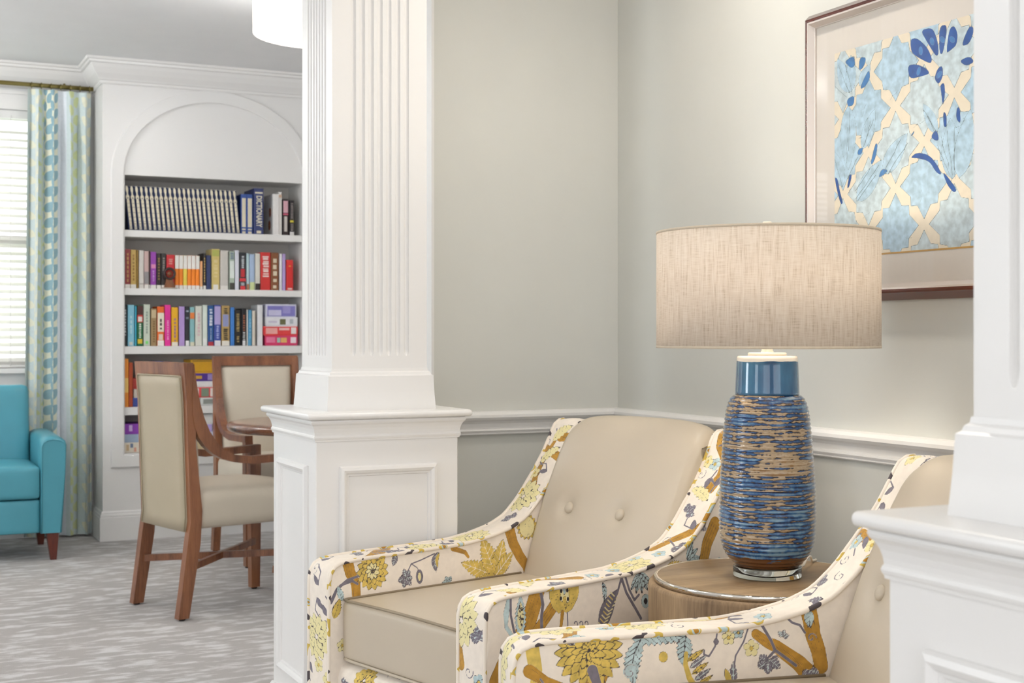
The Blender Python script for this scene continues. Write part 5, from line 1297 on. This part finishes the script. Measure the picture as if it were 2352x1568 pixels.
# leaves washed over the tiles, then the dark blue flowers
for (a, b, w) in (((.055, .39), (.015, .47), .022), ((.06, .39), (.06, .47), .018), ((.09, .40), (.125, .44), .016), ((.05, .36), (.05, .22), .028), ((.10, .25), (.14, .33), .020), ((.17, .185), (.245, .26), .026), ((.08, .13), (.165, .21), .026), ((.39, .15), (.385, .27), .030), ((.41, .15), (.44, .28), .028), ((.345, .255), (.305, .32), .016), ((.03, .17), (.0, .25), .020)):
    ang = math.atan2(b[1] - a[1], b[0] - a[0]); ap.leaf(a[0], a[1], ang, math.hypot(b[0] - a[0], b[1] - a[1]) * 1.1, w, 'sky', 0, 0, 0, .0005)
F1 = [[(0.293, 0.489), (0.33, 0.488), (0.345, 0.459), (0.35, 0.428), (0.342, 0.421), (0.314, 0.459)], [(0.35, 0.486), (0.377, 0.485), (0.363, 0.425), (0.352, 0.425)], [(0.381, 0.474), (0.395, 0.479), (0.406, 0.46), (0.403, 0.435), (0.381, 0.426), (0.372, 0.424)], [(0.261, 0.476), (0.283, 0.474), (0.314, 0.448), (0.33, 0.419), (0.324, 0.409), (0.283, 0.432), (0.264, 0.446)], [(0.252, 0.42), (0.283, 0.416), (0.314, 0.4), (0.322, 0.388), (0.296, 0.387), (0.258, 0.387)], [(0.345, 0.394), (0.36, 0.4), (0.363, 0.378), (0.35, 0.359), (0.336, 0.374)], [(0.354, 0.358), (0.366, 0.362), (0.369, 0.338), (0.362, 0.309), (0.357, 0.34)], [(0.363, 0.3), (0.372, 0.293), (0.374, 0.264), (0.364, 0.266)], [(0.260, 0.211), (0.283, 0.221), (0.321, 0.21), (0.345, 0.186), (0.36, 0.162), (0.342, 0.169), (0.321, 0.197), (0.283, 0.208)], [(0.36, 0.171), (0.381, 0.152), (0.404, 0.126), (0.395, 0.12), (0.375, 0.139)], [(0.0, 0.196), (0.012, 0.19), (0.019, 0.16), (0.032, 0.131), (0.023, 0.127), (0.008, 0.166)], [(0.045, 0.163), (0.055, 0.197), (0.064, 0.194), (0.054, 0.167)], [(0.342, 0.264), (0.351, 0.241), (0.342, 0.238), (0.324, 0.249)], [(0.403, 0.301), (0.412, 0.302), (0.415, 0.264), (0.401, 0.278)], [(.415, .43), (.44, .47), (.455, .46), (.44, .43)], [(.41, .40), (.44, .405), (.455, .39), (.43, .385)]]
F2 = [[(0.037, 0.467), (0.071, 0.475), (0.075, 0.451), (0.062, 0.446), (0.048, 0.456)], [(0.091, 0.467), (0.115, 0.462), (0.105, 0.441), (0.087, 0.435)], [(0.105, 0.413), (0.124, 0.433), (0.128, 0.412), (0.11, 0.394), (0.091, 0.392)], [(0.045, 0.376), (0.073, 0.381), (0.07, 0.358), (0.048, 0.357)], [(0.087, 0.252), (0.105, 0.255), (0.096, 0.237), (0.082, 0.24)], [(0.146, 0.259), (0.154, 0.255), (0.147, 0.226), (0.134, 0.21), (0.129, 0.215)], [(0.156, 0.177), (0.166, 0.197), (0.19, 0.192), (0.173, 0.182)], [(0.26, 0.258), (0.274, 0.271), (0.272, 0.263)]]
def rounded(P, k=2):
    for _ in range(k):
        Q = []
        for i in range(len(P)):
            a, b = P[i], P[(i + 1) % len(P)]; Q += [(.78 * a[0] + .22 * b[0], .78 * a[1] + .22 * b[1]), (.22 * a[0] + .78 * b[0], .22 * a[1] + .78 * b[1])]
        P = Q
    return P
for f in F1: ap.shape(rounded(f), 'deep', .0006)
for f in F2: ap.shape(rounded(f), 'mid', .0006)
for f in F1[:6]:
    c = np.mean(f, 0); ap.blob(c[0], c[1], .006, .010, 'mid', rr.uniform(0, 3), 10, 0)
for f in [[(0.015, 0.462), (0.055, 0.389)], [(0.041, 0.457), (0.064, 0.387)], [(0.0, 0.413), (0.045, 0.381)], [(0.139, 0.315), (0.105, 0.255)], [(0.129, 0.312), (0.115, 0.272)], [(0.055, 0.346), (0.052, 0.252)], [(0.048, 0.309), (0.045, 0.224)], [(0.084, 0.234), (0.048, 0.186)], [(0.001, 0.239), (0.03, 0.169)], [(0.232, 0.257), (0.173, 0.187)], [(0.252, 0.245), (0.186, 0.181)], [(0.16, 0.207), (0.077, 0.136)], [(0.126, 0.201), (0.077, 0.155)], [(0.146, 0.185), (0.084, 0.131)], [(0.357, 0.245), (0.381, 0.173)], [(0.375, 0.256), (0.39, 0.151)], [(0.395, 0.261), (0.397, 0.15)], [(0.345, 0.229), (0.381, 0.16)], [(0.302, 0.314), (0.345, 0.255)], [(0.314, 0.299), (0.342, 0.251)]]:
    (ax_, ay_), (bx_, by_) = f; k = 5
    ap.stroke([(ax_ + (bx_ - ax_) * t / k + rr.uniform(-.002, .002), ay_ + (by_ - ay_) * t / k) for t in range(k + 1)], .0008)
for k in range(26):
    a, b = rr.uniform(0, AW), rr.uniform(0, AH); q = rr.uniform(0, 6.28); pts = [(a, b)]
    for t in range(3): q += rr.uniform(-.9, .9); a += .012 * math.cos(q); b += .012 * math.sin(q); pts.append((a, b))
    ap.stroke(pts, .0004)
ap.shape([(-.01, -.01), (AW + .01, -.01), (AW + .01, .004), (-.01, .004)], 'tan', 0)
G = np.stack([np.full_like(U2, AX - .0172), AY1 - U2, AZ0 + V2], 2)
M_art = print_mat('washed_tile_print', '#ddd2bd', [('sky', '#a9c3d3'), ('pale', '#bccbd0'), ('mid', '#3f77b0'), ('deep', '#204f94'), ('tan', '#b98f45')], '#5f6d72', .55, 0, mottles=('sky', 'pale', 'deep', 'mid'), sheen=0)
_o = mesh_obj('art_print', printed_mesh('art_print', [(G, ap)], ART), M_art); _o.parent = pic; _o.location = -pic.location

# ------------------------------------------------------------------ curtain and rod
M_rod = new_mat('brass_rod', '#8f8250', .3, 1.0)
rod = empty('curtain_rod', (.5, 8.0, 2.552)); tag(rod, 'thin aged brass curtain rod over the window', 'curtain rod')
MB().tube([(-1.0, 0, 0), (.675, 0, 0)], .0125, 14).build('pole', M_rod, rod)
for bx in (-.95, .52):
    MB().tube([(bx, .098, .02), (bx, .02, .02), (bx, 0, .013)], .006, 8).build('bracket', M_rod, rod); MB().lathe([(.02, 0), (.02, .006)], 16).build('wall_plate', M_rod, rod, (bx, .099, .02), (math.pi / 2, 0, 0))
CUR = ['blue', 'green', 'butter', 'white']
def curtain(x0t, x1t, x0b, x1b, label):
    root = empty('curtain', ((x0t + x1t) / 2, 8.0, 0)); tag(root, label, 'curtain')
    nu, nv = 300, 520; W = .86
    s = np.linspace(0, 1, nu); z = np.linspace(.012, 2.530, nv); S, Z = np.meshgrid(s, z, indexing='ij')
    pr = Print(np.stack([(S * W).ravel(), Z.ravel()], 1), CUR, 4); r = random.Random(2)
    def vine(xc, layer, half, pitch, lw, z0=0, zig=1):
        k = 0; zz = z0
        while zz < 2.6:
            for q in (-1, 1):
                a = math.pi / 2 + q * (-.95); pr.leaf(xc + q * .004, zz + (q > 0) * pitch * .5, a, half * 1.25, lw, layer, 0, 0, 0, 0)
            zz += pitch
        pr.stroke([(xc, -.1), (xc, 2.7)], .0022, layer)
    pr.shape([(.215, -.1), (.400, -.1), (.400, 2.7), (.215, 2.7)], 'butter', 0)
    for zz in np.arange(-.05, 2.6, .088):
        for q in (-1, 1):
            for xc in (.262, .352):
                pr.leaf(xc + q * .003, zz + (q > 0) * .044, math.pi / 2 - q * .70, .074, .026, 'blue', 0, 0, 0, 0)
    pr.shape([(.405, -.1), (.52, -.1), (.52, 2.7), (.405, 2.7)], 'white', 0)
    vine(.62, 'green', .066, .100, .030); vine(.80, 'butter', .07, .11, .028, .03); vine(.10, 'butter', .062, .10, .022); vine(.19, 'green', .04, .1, .012)
    # pleats: pinched at the head, loose below
    t = np.clip((2.53 - Z) / .35, 0, 1); ph = 2 * np.pi * (4.25 * S + .10 * np.sin(3.1 * S * 2))
    amp = (.012 + .026 * t) * (1 + .25 * np.sin(1.3 * ph))
    Y = amp * np.sin(ph) + .006 * t * np.sin(2.3 * ph + Z * .8)
    f = np.clip((2.53 - Z) / 2.5, 0, 1); xl = x0t + (x0b - x0t) * f; xr = x1t + (x1b - x1t) * f
    X = xl + (xr - xl) * S + .010 * t * np.sin(2 * ph) * (1 - np.abs(2 * S - 1) ** 6)
    G = np.stack([X - root.location.x, Y, Z], 2)
    M_c = print_mat('leafy_curtain_cloth', '#cdd9d8', [('white', '#e0e5ea'), ('blue', '#8fb0ba'), ('green', '#cdd5a0'), ('butter', '#e4e3ce')], '#cdd9d8', .8, .2, 500, .0012, sheen=.2)
    mesh_obj('panel', printed_mesh('panel', [(G, pr)], CUR), M_c, root)
    for k in range(7):
        ring = [(.0165 * math.cos(a), 0, .0165 * math.sin(a)) for a in np.linspace(0, 2 * math.pi, 17)]
        MB().tube([(0, q[0], q[2]) for q in ring], .0022, 6, False).build('ring', M_rod, root, (x0t + .02 + (x1t - x0t - .03) * k / 6 - root.location.x, 0, 2.5505))
    return root
curtain(.822, 1.165, .800, 1.172, 'pale curtain with blue and yellow leaf stripes beside the bookcase')
